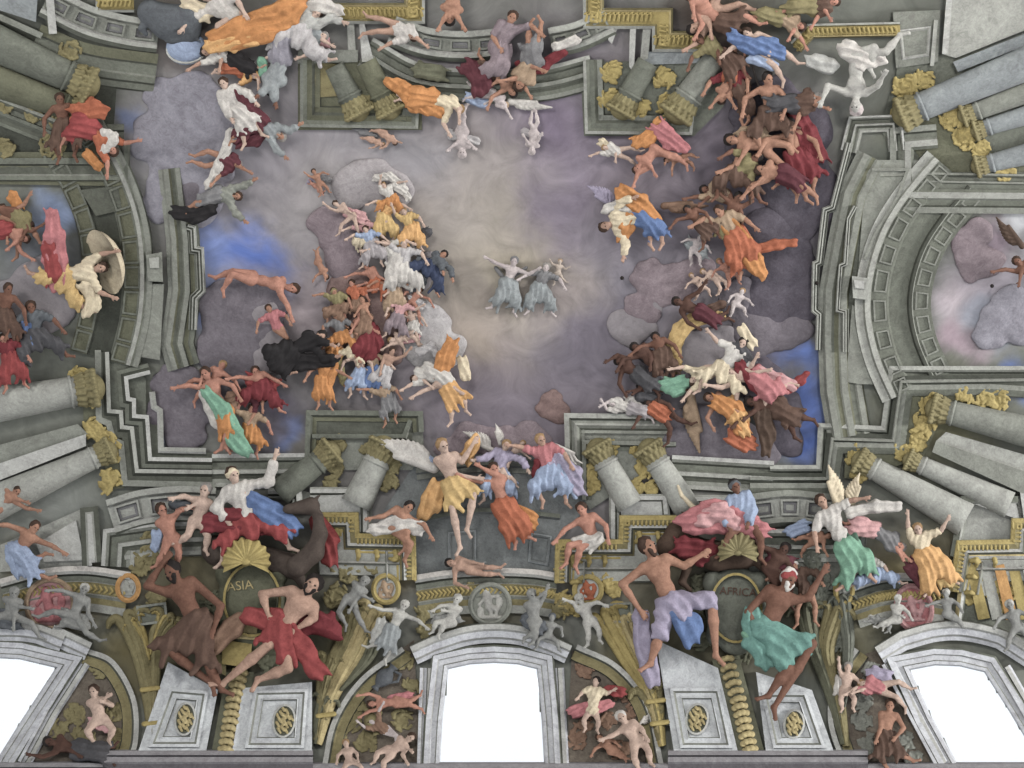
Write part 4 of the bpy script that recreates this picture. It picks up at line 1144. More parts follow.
arcband('white arched cornice with golden fret beside the red roundel', [(848, 590), (880, 580), (912, 578), (950, 584)])
# blue grey niche behind the hovering angels
arch_thing('niche', 'blue grey niche wall behind the hovering angels', 'niche', (490, 520, 0), [
    ('slab', 'field', [(384, 510), (420, 456), (566, 452), (590, 500), (558, 545), (556, 576), (490, 568), (416, 576), (414, 536)], -1, 2, 'niche'),
    ('strip', 'moulding', spline([(420, 520), (460, 512), (500, 510), (560, 516)], 6), [(-2, 1, 'bluegrey'), (-2, 6, 'mid'), (2, 6, 'shade'), (4, 3, 'niche')]),
    ('strip', 'moulding', spline([(416, 470), (480, 462), (566, 466)], 6), [(-2, 1, 'bluegrey'), (-2, 6, 'light'), (3, 6, 'mid'), (5, 3, 'niche'), (10, 4, 'mid'), (10, 1, 'niche')]),
    ('frames', 'panel', [[(448, 532), (476, 530), (476, 562), (448, 564)], [(530, 532), (552, 536), (548, 566), (528, 562)]], 4, 'bluegrey', 'niche')])

t = thing('striped_relief', 'gilded relief with slanting gold and white stripes at the foot of the stepped cornice', 'ornament', (992, 610, 0))
slab('field', [(962, 552), (1050, 552), (1050, 640), (950, 622)], -1, 4, 'shade', t)
for k in range(6): slab('stripe', [(966 + k * 14, 566), (976 + k * 14, 564), (990 + k * 14, 618), (978 + k * 14, 620)], 3, 9 - (k % 2) * 2, ('gold', 'light', 'amber')[k % 3], t)
strip('border', [(958, 624), (966, 556), (1050, 556)], [(-4, -1, 'ochre'), (-4, 10, 'gold'), (0, 12, 'goldlt'), (3, 10, 'pale'), (5, 5, 'shade'), (5, -1, 'shade')], t)
# ------------------------------------------------------------------ pedestals with medallions
def pedestal(label, quad, med, mr, inner):
    t = thing('pedestal', label, 'pedestal', (*med, 0))
    slab('block', quad, -1, 14, 'marble', t)
    strip('panel_frame', inner, [(-2, 11, 'mid'), (-2, 18, 'marble'), (1, 19, 'marble'), (3, 16, 'mid'), (6, 16, 'marble'), (8, 18, 'marble'), (9, 14, 'mid')], t, closed=True)
    strip('medallion_rim', ellpoly(*med, mr[0], mr[1], 24, 8), [(0, 13, 'mid'), (0, 18, 'light'), (2, 19, 'pale'), (3.5, 16, 'shade')], t, closed=True)
    md = slab('medallion', ellpoly(*med, mr[0] - 1, mr[1] - 1, 24, 8), 13, 16, 'olive', t)
    S = Solid(.6, 1.2)
    r2 = random.Random(int(med[0]))
    for i in range(16):
        a = i * 2.4; d = .75 * math.sqrt(i / 16)
        x = med[0] + mr[0] * d * math.cos(a); y = med[1] + mr[1] * d * math.sin(a)
        S.cap((x - 1, y - 2, 16), (x + 1.2, y + 2, 18.5), 1.8, 1.2)
    V, F = S.build(); mesh('medallion_relief', V, F, 'goldlt', md, smooth=True)
    return t
pedestal('white pedestal with gilded medallion under the bent dark brown man', [(168, 662), (218, 690), (206, 752), (138, 752)], (185, 719), (11, 17), [(171, 690), (206, 693), (197, 745), (151, 745)])
pedestal('white pedestal with gilded medallion under the crimson draped man', [(243, 688), (312, 682), (312, 752), (232, 752)], (284, 721), (12, 17), [(256, 692), (306, 691), (302, 746), (247, 746)])
pedestal('white pedestal with gilded medallion under the lilac draped man', [(656, 640), (718, 668), (738, 752), (674, 752)], (697, 719), (12, 16), [(672, 690), (718, 690), (730, 746), (682, 746)])
pedestal('white pedestal with gilded medallion under the teal draped man', [(756, 672), (812, 690), (834, 752), (766, 752)], (794, 724), (11, 15), [(764, 694), (805, 694), (823, 746), (775, 746)])
def garland(label, pts, r):
    t = thing('garland', label, 'garland', (*pts[-1], 0))
    P = dens(pts, 7)
    S = Solid(.7, 1.2)
    for i, p in enumerate(P):
        d = U(P[min(i + 1, len(P) - 1)] - P[max(i - 1, 0)]); nn = np.array((-d[1], d[0]))
        for q in (-1, -.35, .35, 1):
            S.ell((*(p + nn * r * .62 * q - d * 2.2 * (1 - abs(q))), 12 + 4 * (1 - abs(q))), (r * .36, r * .36, 4))
    V, F = S.build(); mesh('leaf_chain', V, F, 'goldlt', t, smooth=True)
    slab('backing', [(pts[0][0] - r - 5, pts[0][1]), (pts[0][0] + r + 5, pts[0][1]), (pts[-1][0] + r + 5, pts[-1][1]), (pts[-1][0] - r - 5, pts[-1][1])], -1, 11, 'olive', t)
garland('gilded leaf garland between the pedestals of the crouching dark man', [(240, 672), (234, 700), (226, 750)], 9)
garland('gilded leaf garland between the pedestals of the lilac and teal men', [(726, 660), (738, 700), (750, 750)], 9)

# ------------------------------------------------------------------ cartouches with lettering
def cartouche(label, c, rx, ry, col, text, tpos, tsize, rot=0):
    t = thing('cartouche', label, 'cartouche', (*c, 0))
    S = Solid(1.1, 4)
    S.ell((*c, 10), (rx, ry, 13))
    S.ell((c[0], c[1] + ry * .82, 10), (rx * .5, ry * .3, 11))
    for sg in (-1, 1):
        S.ell((c[0] + sg * rx * .8, c[1] - ry * .62, 11), (rx * .28, ry * .26, 11)); S.ell((c[0] + sg * rx * .72, c[1] + ry * .66, 11), (rx * .24, ry * .22, 10))
    V, F = S.build(); sh_o = mesh('shield', V, F, col, t, smooth=True)
    strip('rim', ellpoly(c[0], c[1], rx * .86, ry * .84, 30), [(0, 20, col), (0, 24, 'goldlt'), (2.5, 24.5, 'gold'), (3.5, 20, col)], t, closed=True)
    cu = bpy.data.curves.new('lettering', 'FONT'); cu.body = text; cu.size = tsize; cu.align_x = 'CENTER'; cu.align_y = 'CENTER'
    o = bpy.data.objects.new('lettering', cu); COL.objects.link(o)
    dg = bpy.context.evaluated_depsgraph_get(); dg.update()
    me = o.evaluated_get(dg).to_mesh()
    V = [tuple(v.co) for v in me.vertices]; F = [list(p.vertices) for p in me.polygons]
    o.evaluated_get(dg).to_mesh_clear(); bpy.data.objects.remove(o)
    cr, sr = math.cos(math.radians(rot)), math.sin(math.radians(rot))
    P = []
    for (x, y, _) in V:
        X = tpos[0] + x * cr + y * sr; Y = tpos[1] + x * sr - y * cr
        q = max(0, 1 - ((X - c[0]) / rx) ** 2 - ((Y - c[1]) / ry) ** 2)
        P.append((X, Y, 10 + 13 * math.sqrt(q) + 1.6))
    n = len(P); P2 = P + [(a, b, z - 2.5) for a, b, z in P]
    from collections import Counter
    ed = Counter()
    for f in F:
        for a, b in zip(f, f[1:] + f[:1]): ed[tuple(sorted((a, b)))] += 1
    G = F + [[a, b, b + n, a + n] for (a, b), k in ed.items() if k == 1]
    mesh('lettering', P2, G, 'goldlt' if text == 'ASIA' else 'brown', sh_o)
cartouche('olive stone cartouche lettered ASIA', (252, 600), 34, 44, 'olive', 'ASIA', (240, 586), 13, -6)
cartouche('grey stone cartouche lettered AFRICA', (736, 608), 31, 42, 'shade', 'AFRICA', (738, 592), 11, 4)
shell('golden scallop shell crowning the cartouche lettered ASIA', 246, 562, 24, -90, 'gold', 36)
shell('greenish scallop shell crowning the cartouche lettered AFRICA', 738, 553, 20, -90, 'ochre', 36)

def orn(label, leaves, col, z=4):
    return arch_thing('leaf_ornament', label, 'ornament', (leaves[0][0], leaves[0][1], 0), [('acanthus', 'leaves', leaves, z, col)])
orn('ochre leaf scrolls between the gallery and the bent dark brown man', [(148, 552, 10), (140, 566, 8), (156, 600, 8), (150, 538, 7)], 'ochre')
orn('dark leaf scrolls around the cartouche lettered ASIA', [(222, 600, 10), (218, 620, 10), (292, 600, 9), (300, 560, 9), (228, 574, 8), (270, 660, 10), (206, 610, 8)], 'olive')
orn('ochre leaf scrolls between the crimson draped man and the gilded ring', [(336, 560, 10), (344, 546, 9), (350, 574, 8), (336, 596, 10), (372, 566, 6)], 'ochre')
orn('pale and ochre leaf scrolls above the white stone putto', [(566, 568, 9), (574, 606, 9), (600, 570, 8), (612, 588, 8), (562, 600, 8), (620, 560, 8)], 'gold')
orn('dark leaf scrolls around the cartouche lettered AFRICA', [(700, 584, 9), (696, 610, 9), (764, 584, 8), (742, 652, 10), (700, 640, 8), (728, 566, 8)], 'olive')
orn('grey green leaf scrolls behind the raised arm of the teal draped man', [(824, 600, 11), (832, 620, 11), (820, 580, 9), (816, 610, 9), (838, 640, 9), (812, 560, 9)], 'shade')
orn('ochre leaf band over the grey stone putti of the centre window', [(424, 612, 7), (438, 604, 7), (424, 630, 6), (512, 592, 6), (560, 610, 7), (470, 592, 6)], 'ochre')
orn('ochre leaf scrolls under the gilded step of the golden skirted dancer', [(976, 570, 9), (990, 584, 9), (1006, 566, 9), (1016, 590, 8), (970, 596, 8), (1000, 602, 8)], 'gold')
orn('brown strapwork leaves in the lunette under the ewer', [(350, 722, 9), (360, 706, 8), (402, 720, 9), (366, 742, 9), (404, 660, 8), (412, 684, 7), (340, 736, 6)], 'ochre', 2)
orn('brown strapwork leaves behind the garlanded child', [(586, 668, 8), (624, 692, 9), (634, 712, 8), (578, 738, 9), (620, 750, 8), (606, 722, 8), (584, 724, 7)], 'brownlt', 2)
orn('ochre strapwork leaves behind the wreathed putto', [(76, 714, 9), (84, 736, 9), (116, 712, 8), (118, 738, 8), (60, 730, 8), (100, 668, 8)], 'ochre', 2)
orn('grey strapwork leaves behind the brown wrestler', [(862, 720, 9), (868, 744, 9), (862, 700, 8), (904, 740, 8), (912, 756, 8), (870, 672, 8)], 'mid', 2)
# ------------------------------------------------------------------ round and oval medallions
def medallion(label, c, rx, ry, col, rim, relief, rot=0):
    t = thing('medallion', label, 'medallion', (*c, 0))
    dk = slab('disc', ellpoly(*c, rx, ry, 30, rot), -1, 8, col, t, step=12)
    strip('rim', ellpoly(*c, rx + 2, ry + 2, 34, rot), [(-1, -1, rim), (-1, 10, rim), (1.5, 12, rim), (3.5, 11, rim), (4.5, 7, rim)], t, closed=True)
    S = Solid(.55, 2)
    s = min(rx, ry) / 10
    x, y = c
    # seated figure leaning on a shield, in low relief
    S.ell((x - 2 * s, y - 6 * s, 8.4), (1.6 * s, 1.8 * s, 1.6)); S.cap((x - 1.6 * s, y - 4 * s, 8.2), (x - .4 * s, y + 1.4 * s, 8.2), 2.2 * s, 2.0 * s)
    S.cap((x - .4 * s, y + 1.6 * s, 8.2), (x + 3.6 * s, y + 2.6 * s, 8.4), 1.5 * s, 1.2 * s); S.cap((x + 3.6 * s, y + 2.6 * s, 8.4), (x + 3.2 * s, y + 6.4 * s, 8.2), 1.1 * s, .8 * s)
    S.cap((x - .4 * s, y + 1.6 * s, 8.2), (x + 1 * s, y + 6.2 * s, 8.2), 1.5 * s, .9 * s)
    S.cap((x - 2.6 * s, y - 3.4 * s, 8.2), (x - 5.6 * s, y + .2 * s, 8.2), .9 * s, .7 * s); S.cap((x - .4 * s, y - 3.4 * s, 8.2), (x + 4.2 * s, y - 4.4 * s, 8.2), .9 * s, .6 * s)
    S.ell((x + 5 * s, y - 1.2 * s, 8), (1.9 * s, 3 * s, 1.2)); S.ell((x - 5 * s, y + 4 * s, 8), (2 * s, 2.6 * s, 1.2))
    S.cap((x - 6 * s, y + 7 * s, 7.6), (x + 6 * s, y + 7 * s, 7.6), 1.0 * s)
    V, F = S.build(); mesh('relief', V, F, relief, dk, smooth=True)
medallion('grey round medallion on top of the centre window', (490, 604), 19, 19, 'mid', 'mid', 'stonelt')
medallion('pale round medallion in a gilded ring beside the grey reclining statues', (386, 589), 12, 13, 'pale', 'gold', 'tan')
medallion('pale round medallion with a red blot beside the lilac draped man', (588, 590), 13, 13, 'pale', 'gold', 'orangered')
medallion('white disc in a gilded ring beside the bent dark brown man', (128, 588), 10, 12, 'pale', 'amber', 'light')
medallion('white disc in a gilded ring beside the raised arm of the teal man', (844, 590), 8, 12, 'pale', 'gold', 'light')
medallion('pink oval medallion over the window of the frame edge', (50, 604), 23, 24, 'pinkstone', 'tan', 'rose', 20)
medallion('deep pink roundel with a stone rim over the slanted window', (914, 608), 17, 22, 'rose', 'pinkstone', 'pink', -14)

# ------------------------------------------------------------------ lunette panels beside the windows
def lunette(label, poly, arc, rim='light', inner='ochre'):
    cx = sum(p[0] for p in poly) / len(poly)
    t = thing('lunette_panel', label, 'panel', (cx, 750, 0))
    slab('field', poly, -1, 2, 'umber', t)
    strip('rim', spline(arc, 8), [(-4, -1, 'mid'), (-4, 8, rim), (1, 9, 'pale'), (3, 6, 'dark'), (5, 5, inner), (12, 6, inner), (13, 4, 'deep'), (13, 1, 'deep')], t)
    return t
lunette('dark lunette panel beside the centre window with ewer and two putti', [(330, 762), (340, 720), (370, 672), (414, 640), (420, 762)], [(326, 766), (336, 722), (362, 682), (404, 650)])
lunette('dark lunette panel with a garlanded child and a pale putto', [(572, 650), (610, 668), (644, 712), (656, 762), (566, 762)], [(576, 648), (616, 668), (646, 706), (660, 766)], 'mid')
lunette('dark lunette panel with the wreathed putto near the frame edge', [(22, 762), (66, 690), (96, 652), (122, 680), (136, 730), (124, 762)], [(86, 652), (112, 664), (132, 700), (134, 740), (126, 764)], 'mid')
lunette('dark lunette panel holding the two brown wrestling figures', [(846, 762), (832, 712), (850, 660), (876, 650), (924, 740), (930, 762)], [(846, 766), (832, 720), (838, 680), (858, 650)], 'light')

def urn(label, c, s, col, rot=0):
    t = thing('ewer', label, 'ewer', (*c, 0))
    k, V, F = 20, [], []
    pr = [(0, -10), (3, -10), (2.4, -8.5), (1.6, -7), (3.5, -5), (5.5, -1), (5.6, 2), (4, 5), (2.2, 7), (2.4, 9), (3.6, 10.5), (3, 10.6), (0, 8)]
    cr, sr = math.cos(math.radians(rot)), math.sin(math.radians(rot))
    for (r, u) in pr:
        for j in range(k):
            th = 2 * math.pi * j / k
            x = r * s * math.cos(th); y = -u * s
            V.append((c[0] + x * cr - y * sr, c[1] + x * sr + y * cr, 8 + r * s * math.sin(th)))
    for i in range(len(pr) - 1):
        for j in range(k): F.append([i * k + j, i * k + (j + 1) % k, (i + 1) * k + (j + 1) % k, (i + 1) * k + j])
    mesh('vessel', V, F, col, t, smooth=True)
    S = Solid(.5, .6)
    pts = [(3, -8), (7, -9), (8.4, -4), (5, 0)]
    for a, b in zip(pts[:-1], pts[1:]):
        q = [(c[0] + x * s * cr - y * s * sr, c[1] + x * s * sr + y * s * cr, 8) for x, y in (a, b)]
        S.cap(*q, .9 * s)
    V, F = S.build(); mesh('handle', V, F, col, t, smooth=True)
urn('dark blue ewer in the lunette beside the centre window', (384, 678), 1.5, 'slate', 40)
urn('small olive jar in the lunette under the dark blue ewer', (372, 722), 1.4, 'ochre', -20)

# ------------------------------------------------------------------ palm and acanthus scrolls
def palm(label, leaves, col='ochre', band=None):
    x, y = leaves[0][0][0]
    t = thing('palm_scroll', label, 'ornament', (x, y, 0))
    for sp, w, c in leaves:
        a, b = np.array(sp[-2], float), np.array(sp[-1], float)
        d = U(b - a); nn = np.array((-d[1], d[0]))
        for q in (-1, 0, 1):
            mid_ = [tuple(np.array(p) + nn * q * w * .42 * (i / (len(sp) - 1) + .25)) for i, p in enumerate(sp[:-1])]
            tip = b + nn * q * w * .75
            pts = [tuple(p) for p in mid_] + [tuple(tip), tuple(tip + d * w * .25 + nn * (q or .6) * w * .7), tuple(tip - d * w * .25 + nn * (q or .6) * w * 1.15)]
            L = sum(math.dist(a_, b_) for a_, b_ in zip(pts[:-1], pts[1:]))
            leaf('frond', pts, w * .46, c or col, t, 7 + 2 * (q == 0), max(6, int(L / 6)), 4, .22, .55)
    if band:
        S = Solid(.6, 1)
        for (x, y) in band: S.cap((x - 8, y, 13), (x + 8, y - 2, 13), 2.6)
        V, F = S.build(); mesh('binding', V, F, 'gold', t, smooth=True)
    return t
palm('golden palm sheaf between the bent dark man and the wreathed lunette', [([(152, 746), (150, 700), (140, 650), (128, 618)], 12, 'ochre'), ([(152, 746), (154, 690), (156, 640), (168, 618)], 10, 'ochre'), ([(150, 660), (142, 634), (133, 622)], 7, 'gold'), ([(150, 655), (158, 630), (164, 618)], 7, 'gold')], band=[(150, 690), (152, 724)])
palm('golden palm sheaf beside the crimson draped man', [([(318, 744), (330, 700), (350, 660), (374, 612)], 12, 'goldlt'), ([(316, 740), (326, 680), (344, 640), (352, 610)], 10, 'ochre'), ([(340, 690), (366, 660), (374, 640)], 8, 'olive'), ([(326, 720), (322, 690), (330, 660)], 9, 'ochre'), ([(316, 744), (318, 720), (326, 700)], 8, 'olive')], band=[(326, 716)])
palm('golden palm sheaf curling down beside the lilac draped man', [([(662, 746), (654, 700), (630, 660), (606, 616)], 12, 'gold'), ([(662, 746), (648, 690), (640, 660), (624, 622)], 9, 'goldlt'), ([(660, 740), (656, 710), (650, 690)], 12, 'ochre')], band=[(656, 702), (660, 724)])
palm('grey green palm sheaf between the teal draped man and the wrestlers', [([(846, 746), (838, 700), (826, 650), (836, 612)], 11, 'ochre'), ([(844, 744), (830, 690), (812, 640), (806, 610)], 11, 'olive'), ([(840, 720), (846, 680), (848, 640), (842, 600)], 8, 'shade')])
def console(label, q):
    t = thing('console_bracket', label, 'bracket', (*q[0], 0))
    slab('block', q, -1, 8, 'shade', t)
    strip('border', q, [(0, 6, 'mid'), (0, 11, 'light'), (2.4, 11, 'mid'), (3, 7, 'shade')], t, closed=True)
console('grey console block over the golden palm beside the bent dark man', [(136, 606), (166, 602), (168, 622), (138, 626)])
console('grey console block over the palm beside the lilac draped man', [(602, 604), (632, 602), (634, 622), (604, 624)])

# ------------------------------------------------------------------ clouds of the painted sky
cloud('tall violet grey cloud bank under the white clad adoring pair', [(170, 100, 24), (195, 90, 22), (160, 140, 26), (195, 130, 34), (180, 170, 32), (205, 165, 28), (165, 200, 22), (200, 200, 24)], 'cloudb', 2)
cloud('dark cloud at the feet of the black draped hermit', [(188, 190, 18), (202, 206, 16)], 'cloudd', 4)
cloud('smoky cloud under the reclining bare figure', [(230, 312, 30), (252, 330, 32), (222, 345, 26), (262, 300, 22), (240, 360, 24)], 'cloudd', 3)
cloud('pale rim cloud behind the black robed man', [(262, 318, 16), (272, 340, 16), (268, 360, 14)], 'cloud', 6)
cloud('grey cloud beside the green drapery and the smooth stone steps', [(176, 385, 22), (164, 410, 18), (184, 430, 22), (200, 405, 20), (230, 380, 24)], 'cloudd', 3)
cloud('mauve cloud heap holding up the white and gold cluster', [(326, 222, 18), (340, 240, 22), (352, 232, 18), (344, 262, 18)], 'cloudp', 4)
cloud('rust brown cloud column behind the crowded saints', [(350, 290, 24), (368, 310, 26), (385, 300, 24), (390, 325, 22), (360, 335, 24), (380, 350, 20), (345, 315, 18)], 'cloudrose', 2)
cloud('soft white cloud disc behind the orange clad flyer', [(420, 320, 22), (432, 338, 22), (424, 350, 20), (446, 352, 18)], 'cloudw', 2)
cloud('pale cloud crest above the golden cluster', [(352, 186, 22), (374, 178, 22), (395, 190, 20)], 'cloudlt', 2)
cloud('dark violet cloud behind the brown armoured group', [(770, 110, 34), (800, 130, 34), (790, 170, 40), (820, 200, 26), (760, 150, 30), (800, 215, 26)], 'cloudv', 2)
cloud('slate cloud under the orange draped climbers', [(770, 235, 32), (785, 270, 34), (770, 300, 30), (800, 300, 22)], 'cloudv', 2)
cloud('rolling grey violet cloud beside the stepped entablature', [(760, 330, 28), (790, 330, 20), (740, 300, 22)], 'cloudd', 2)
cloud('round lavender cloud with a curling tail below the blue skirted flyer', [(648, 274, 16), (660, 290, 20), (640, 310, 16), (682, 280, 20), (700, 268, 16)], 'cloudp', 2)
cloud('pale cloud puff beside the cluster of dark demons', [(620, 322, 14), (630, 334, 15), (642, 322, 14), (650, 310, 13)], 'cloud', 2)
cloud('grey cloud hollow framed by the yellow scarf', [(690, 350, 18), (704, 344, 18), (720, 340, 16), (700, 362, 15)], 'cloud', 3)
cloud('dark smoky cloud under the brown and orange drapery', [(700, 430, 30), (730, 440, 28), (680, 445, 24), (760, 450, 22)], 'cloudd', 2)
cloud('black violet cloud behind the outstretched dark leg', [(762, 380, 22), (776, 410, 24), (785, 440, 18)], 'cloudv', 2)
cloud('rosy cloud bank under the hovering angels', [(470, 440, 18), (500, 446, 20), (530, 440, 18), (450, 450, 14)], 'cloudp', 1)
cloud('small reddish cloud above the leaning pair of shafts', [(548, 408, 12), (560, 414, 12), (554, 400, 10)], 'cloudrose', 2)
cloud('mauve cloud lump inside the violet arch', [(966, 245, 16), (978, 230, 14), (985, 262, 18), (972, 268, 14)], 'cloudp', 3)
cloud('blue grey cloud inside the violet arch', [(1000, 318, 20), (1012, 300, 18), (990, 332, 16), (1020, 330, 18)], 'cloudb', 3)
cloud('dull cloud under the blue and dark kneeling man', [(20, 300, 26), (45, 315, 22), (60, 300, 20), (35, 280, 22)], 'cloud', 2)
cloud('grey cloud under the kneeling dark robed saint', [(430, 268, 14), (418, 282, 12)], 'cloud', 3)
# ------------------------------------------------------------------ the figures
def beast(label, cat, name, body, legs, neck, head, col, S, ears=1, tail=None, z=6, nz=0, horn=None):
    """four legged animal: trunk, neck, muzzle, legs with hock and hoof"""
    t = thing(name, label, cat, (*body[0][:2], 0))
    B = Solid(max(.6, S * .07), S * .35)
    for (x, y, r), (x2, y2, r2) in zip(body[:-1], body[1:]): B.cap((x, y, z + r * .7), (x2, y2, z + r2 * .7), r, r2)
    for (x, y, r), (x2, y2, r2) in zip(neck[:-1], neck[1:]): B.cap((x, y, z + nz + S * .5), (x2, y2, z + nz + S * .6), r, r2)
    (hx, hy, hr), (mx, my, mr) = head
    B.cap((hx, hy, z + nz + S * .6), (mx, my, z + nz + S * .75), hr, mr, k=S * .2)
    d = U((mx - hx, my - hy, 0)); n = np.array((-d[1], d[0], 0))
    B.cap((mx, my, z + nz + S * .75), np.array((mx, my, z + nz + S * .75)) + d * mr * .6, mr * .9, mr * .7, k=S * .1)
    for e in range(ears):
        for sg in (-1, 1):
            b0 = np.array((hx, hy, z + nz + S * .75)) - d * hr * .5 + n * sg * hr * .6
            B.cap(b0, b0 - d * hr * .7 + n * sg * hr * .5 + np.array((0, 0, hr * .3)), hr * .28, hr * .1, k=S * .05)
    for L in legs:
        for i, (a, b) in enumerate(zip(L[:-1], L[1:])):
            B.cap((*a, z + S * .55), (*b, z + S * .5), S * (.34, .2, .13)[min(i, 2)], S * (.2, .13, .12)[min(i, 2)], k=S * .15)
        B.ell((*L[-1], z + S * .5), (S * .16, S * .13, S * .16), k=S * .05)
    if tail:
        for a, b in zip(tail[:-1], tail[1:]): B.cap((*a, z + S * .4), (*b, z + S * .4), S * .12, S * .09, k=S * .1)
    solid('body', B, col, t)
    if horn:
        Hs = Solid(.6, 1)
        for a, b, r1, r2 in horn: Hs.cap((*a, z + S * .8), (*b, z + S * .9), r1, r2)
        solid('horn', Hs, 'cream', t)
    return t

# --- group round the ASIA cartouche
beast('dark brown camel carrying the headscarf rider', 'camel', 'camel', [(216, 550, 15), (240, 552, 11), (270, 560, 11), (292, 566, 13)], [[(214, 558), (226, 570), (238, 580)], [(296, 572), (306, 590), (300, 604)]], [(298, 566, 11), (314, 552, 9), (320, 534, 6.5), (318, 516, 5.5)], [(311, 506, 9), (289, 509, 5)], 'camel', 20, nz=20)
fig('woman in white headscarf, blue bodice and crimson mantle raising one hand', (233, 476), (248, 522), (('p', (216, 508), (226, 520)), ('p', (268, 482), (275, 457))), (('p', (226, 540), (222, 562)), ('p', (280, 532), (290, 548))), 'skinp', 'hairb', 22, S=15, face=(330, .5),
    cloth=[('cap', 'cream'), ('sleeved', 'white'), ('drape', 'blue', [(252, 500, 9), (272, 514, 12), (292, 528, 10)], 6), ('drape', 'crimson', [(208, 522, 9), (238, 520, 14), (272, 524, 10)], 2), ('drape', 'red', [(318, 522, 8), (328, 540, 10), (330, 560, 7)], -14), ('skirt', 'red', 1.0)])
fig('putto holding up the small dark basket, back to the gallery', (162, 511), (172, 540), ((330, 330), (310, 340)), ((110, 120), (80, 100)), 'skinr', 'hairb', 18, child=True, face=(0, .4), cloth=[('drape', 'bluelt', [(158, 534, 5), (156, 548, 4)])])
fig('curly putto reaching for the basket from the rider side', (205, 491), (198, 522), ((200, 170), (190, 150)), ((110, 140), (70, 100)), 'skinp', 'hairg', 20, child=True, face=(180, .4))
def basket(label, c, r):
    t = thing('basket', label, 'basket', (*c, 0))
    S = Solid(.6, .8); S.ell((*c, 20), (r, r * .55, r * .8)); S.ell((c[0], c[1] - r * .45, 22), (r * .85, r * .35, r * .7), sub=True)
    solid('bowl', S, 'slate', t)
    S = Solid(.6, 1.2)
    for i in range(9): S.ell((c[0] + r * .62 * math.cos(i * 2.3) * (i / 9) ** .5, c[1] - r * .45 + 1.5 * math.sin(i * 1.9), 21 + 2 * math.sin(i)), (r * .2,) * 3)
    solid('petals', S, 'pale', t)
basket('dark basket of pale petals between the two putti', (182, 504), 14)
fig('bent dark brown man crouching with arms lifted to his head', (173, 572), (196, 622), (('p', (147, 586), (164, 562)), ('p', (221, 606), (214, 628))), (('p', (164, 646), (212, 684)), ('p', (206, 660), (222, 690))), 'skind', 'hairk', 22, S=19, face=(160, .7), beard=True,
    cloth=[('skirt', 'brown', .95, .95), ('drape', 'brownlt', [(212, 646, 9), (232, 628, 10), (240, 618, 6)])])
fig('pale muscular man with beard sitting beside the ochre blocks', (312, 586), (280, 630), (('p', (262, 594), (268, 614)), ('p', (314, 618), (298, 628))), (('p', (270, 644), (222, 684)), ('p', (288, 668), (258, 680))), 'skin', 'hairk', 22, S=20, face=(300, .7), beard=True,
    cloth=[('drape', 'red', [(250, 616, 8), (276, 620, 11), (300, 646, 10), (318, 672, 9)], 4), ('drape', 'crimson', [(296, 624, 12), (324, 622, 12), (336, 634, 6)], -6), ('skirt', 'red', .5, .8)])
t = thing('stone_block', 'ochre stone blocks stacked under the cartouche lettered ASIA', 'block', (240, 650, 0))
slab('upper_course', [(228, 622), (258, 624), (256, 640), (226, 638)], 4, 22, 'goldlt', t); slab('lower_course', [(222, 640), (252, 644), (250, 668), (222, 664)], 4, 19, 'gold', t); slab('plinth', [(216, 654), (226, 656), (226, 676), (218, 672)], 4, 16, 'ochre', t)
# --- group round the AFRICA cartouche
beast('dark horned beast with a long cream tusk behind the rose drapery', 'animal', 'horned_beast', [(668, 548, 10), (690, 548, 13), (716, 556, 14), (744, 556, 13)], [[(690, 560), (682, 582), (690, 590)], [(756, 560), (770, 574), (764, 586)]], [(668, 546, 11), (676, 532, 9), (688, 520, 7)], [(692, 514, 7), (704, 506, 4)], 'fur', 17, horn=[((682, 496), (694, 508), 2, 3), ((678, 486), (682, 496), 1.4, 2), ((694, 508), (704, 512), 3, 2.4)])
fig('woman with dark crest headdress and grey blouse above the rose drapery', (735, 487), (748, 526), ((120, 60), (70, 110, .9, .8)), ((150, 110, .7), (60, 90, .7)), 'skind', 'hairk', 22, S=13, face=(330, .4),
    cloth=[('cap', 'slate'), ('sleeved', 'bluelt'), ('drape', 'rose', [(690, 524, 12), (712, 516, 16), (740, 520, 14), (762, 532, 9)], 4), ('drape', 'pink', [(704, 520, 8), (720, 510, 9), (734, 524, 8)], 10), ('drape', 'crimson', [(682, 546, 10), (700, 552, 12), (712, 548, 8)], 0)])
fig('bare chested bearded man with lilac cloth looking upward', (648, 548), (672, 604), (('p', (622, 584), (640, 610)), ('p', (684, 566), (700, 556))), (('p', (660, 634), (650, 664)), ('p', (712, 600), (716, 656))), 'skint', 'hairb', 24, S=19, face=(300, .8), beard=True,
    cloth=[('skirt', 'lilac', .95, .95, .25), ('drape', 'blue', [(676, 612, 10), (690, 626, 12), (692, 638, 8)], 8), ('drape', 'lilac', [(640, 616, 8), (644, 640, 9), (650, 670, 9), (652, 682, 6)], -4)])
fig('reddish shadowed arm bearer crouching over the cartouche lettered AFRICA', (784, 550), (770, 570), ((200, 240), (60, 100)), ((60, 100), (40, 90)), 'skinb', 'hairk', 16, S=11, cloth=[('drape', 'maroon', [(770, 560, 8), (788, 566, 9)])])
fig('man in red turban and teal tunic seated with one arm raised', (788, 580), (766, 630), (('p', (748, 612), (756, 628)), ('p', (808, 598), (822, 574))), (('p', (788, 668), (768, 696)), ('p', (812, 644), (774, 708))), 'skind', 'hairw', 24, S=19, face=(20, .7), beard=True,
    cloth=[('cap', 'red'), ('skirt', 'teal', .85, 1.0, .5), ('drape', 'teal', [(752, 618, 11), (758, 640, 14), (764, 662, 8)], 4), ('drape', 'green', [(750, 634, 5), (756, 638, 6)], 4)])
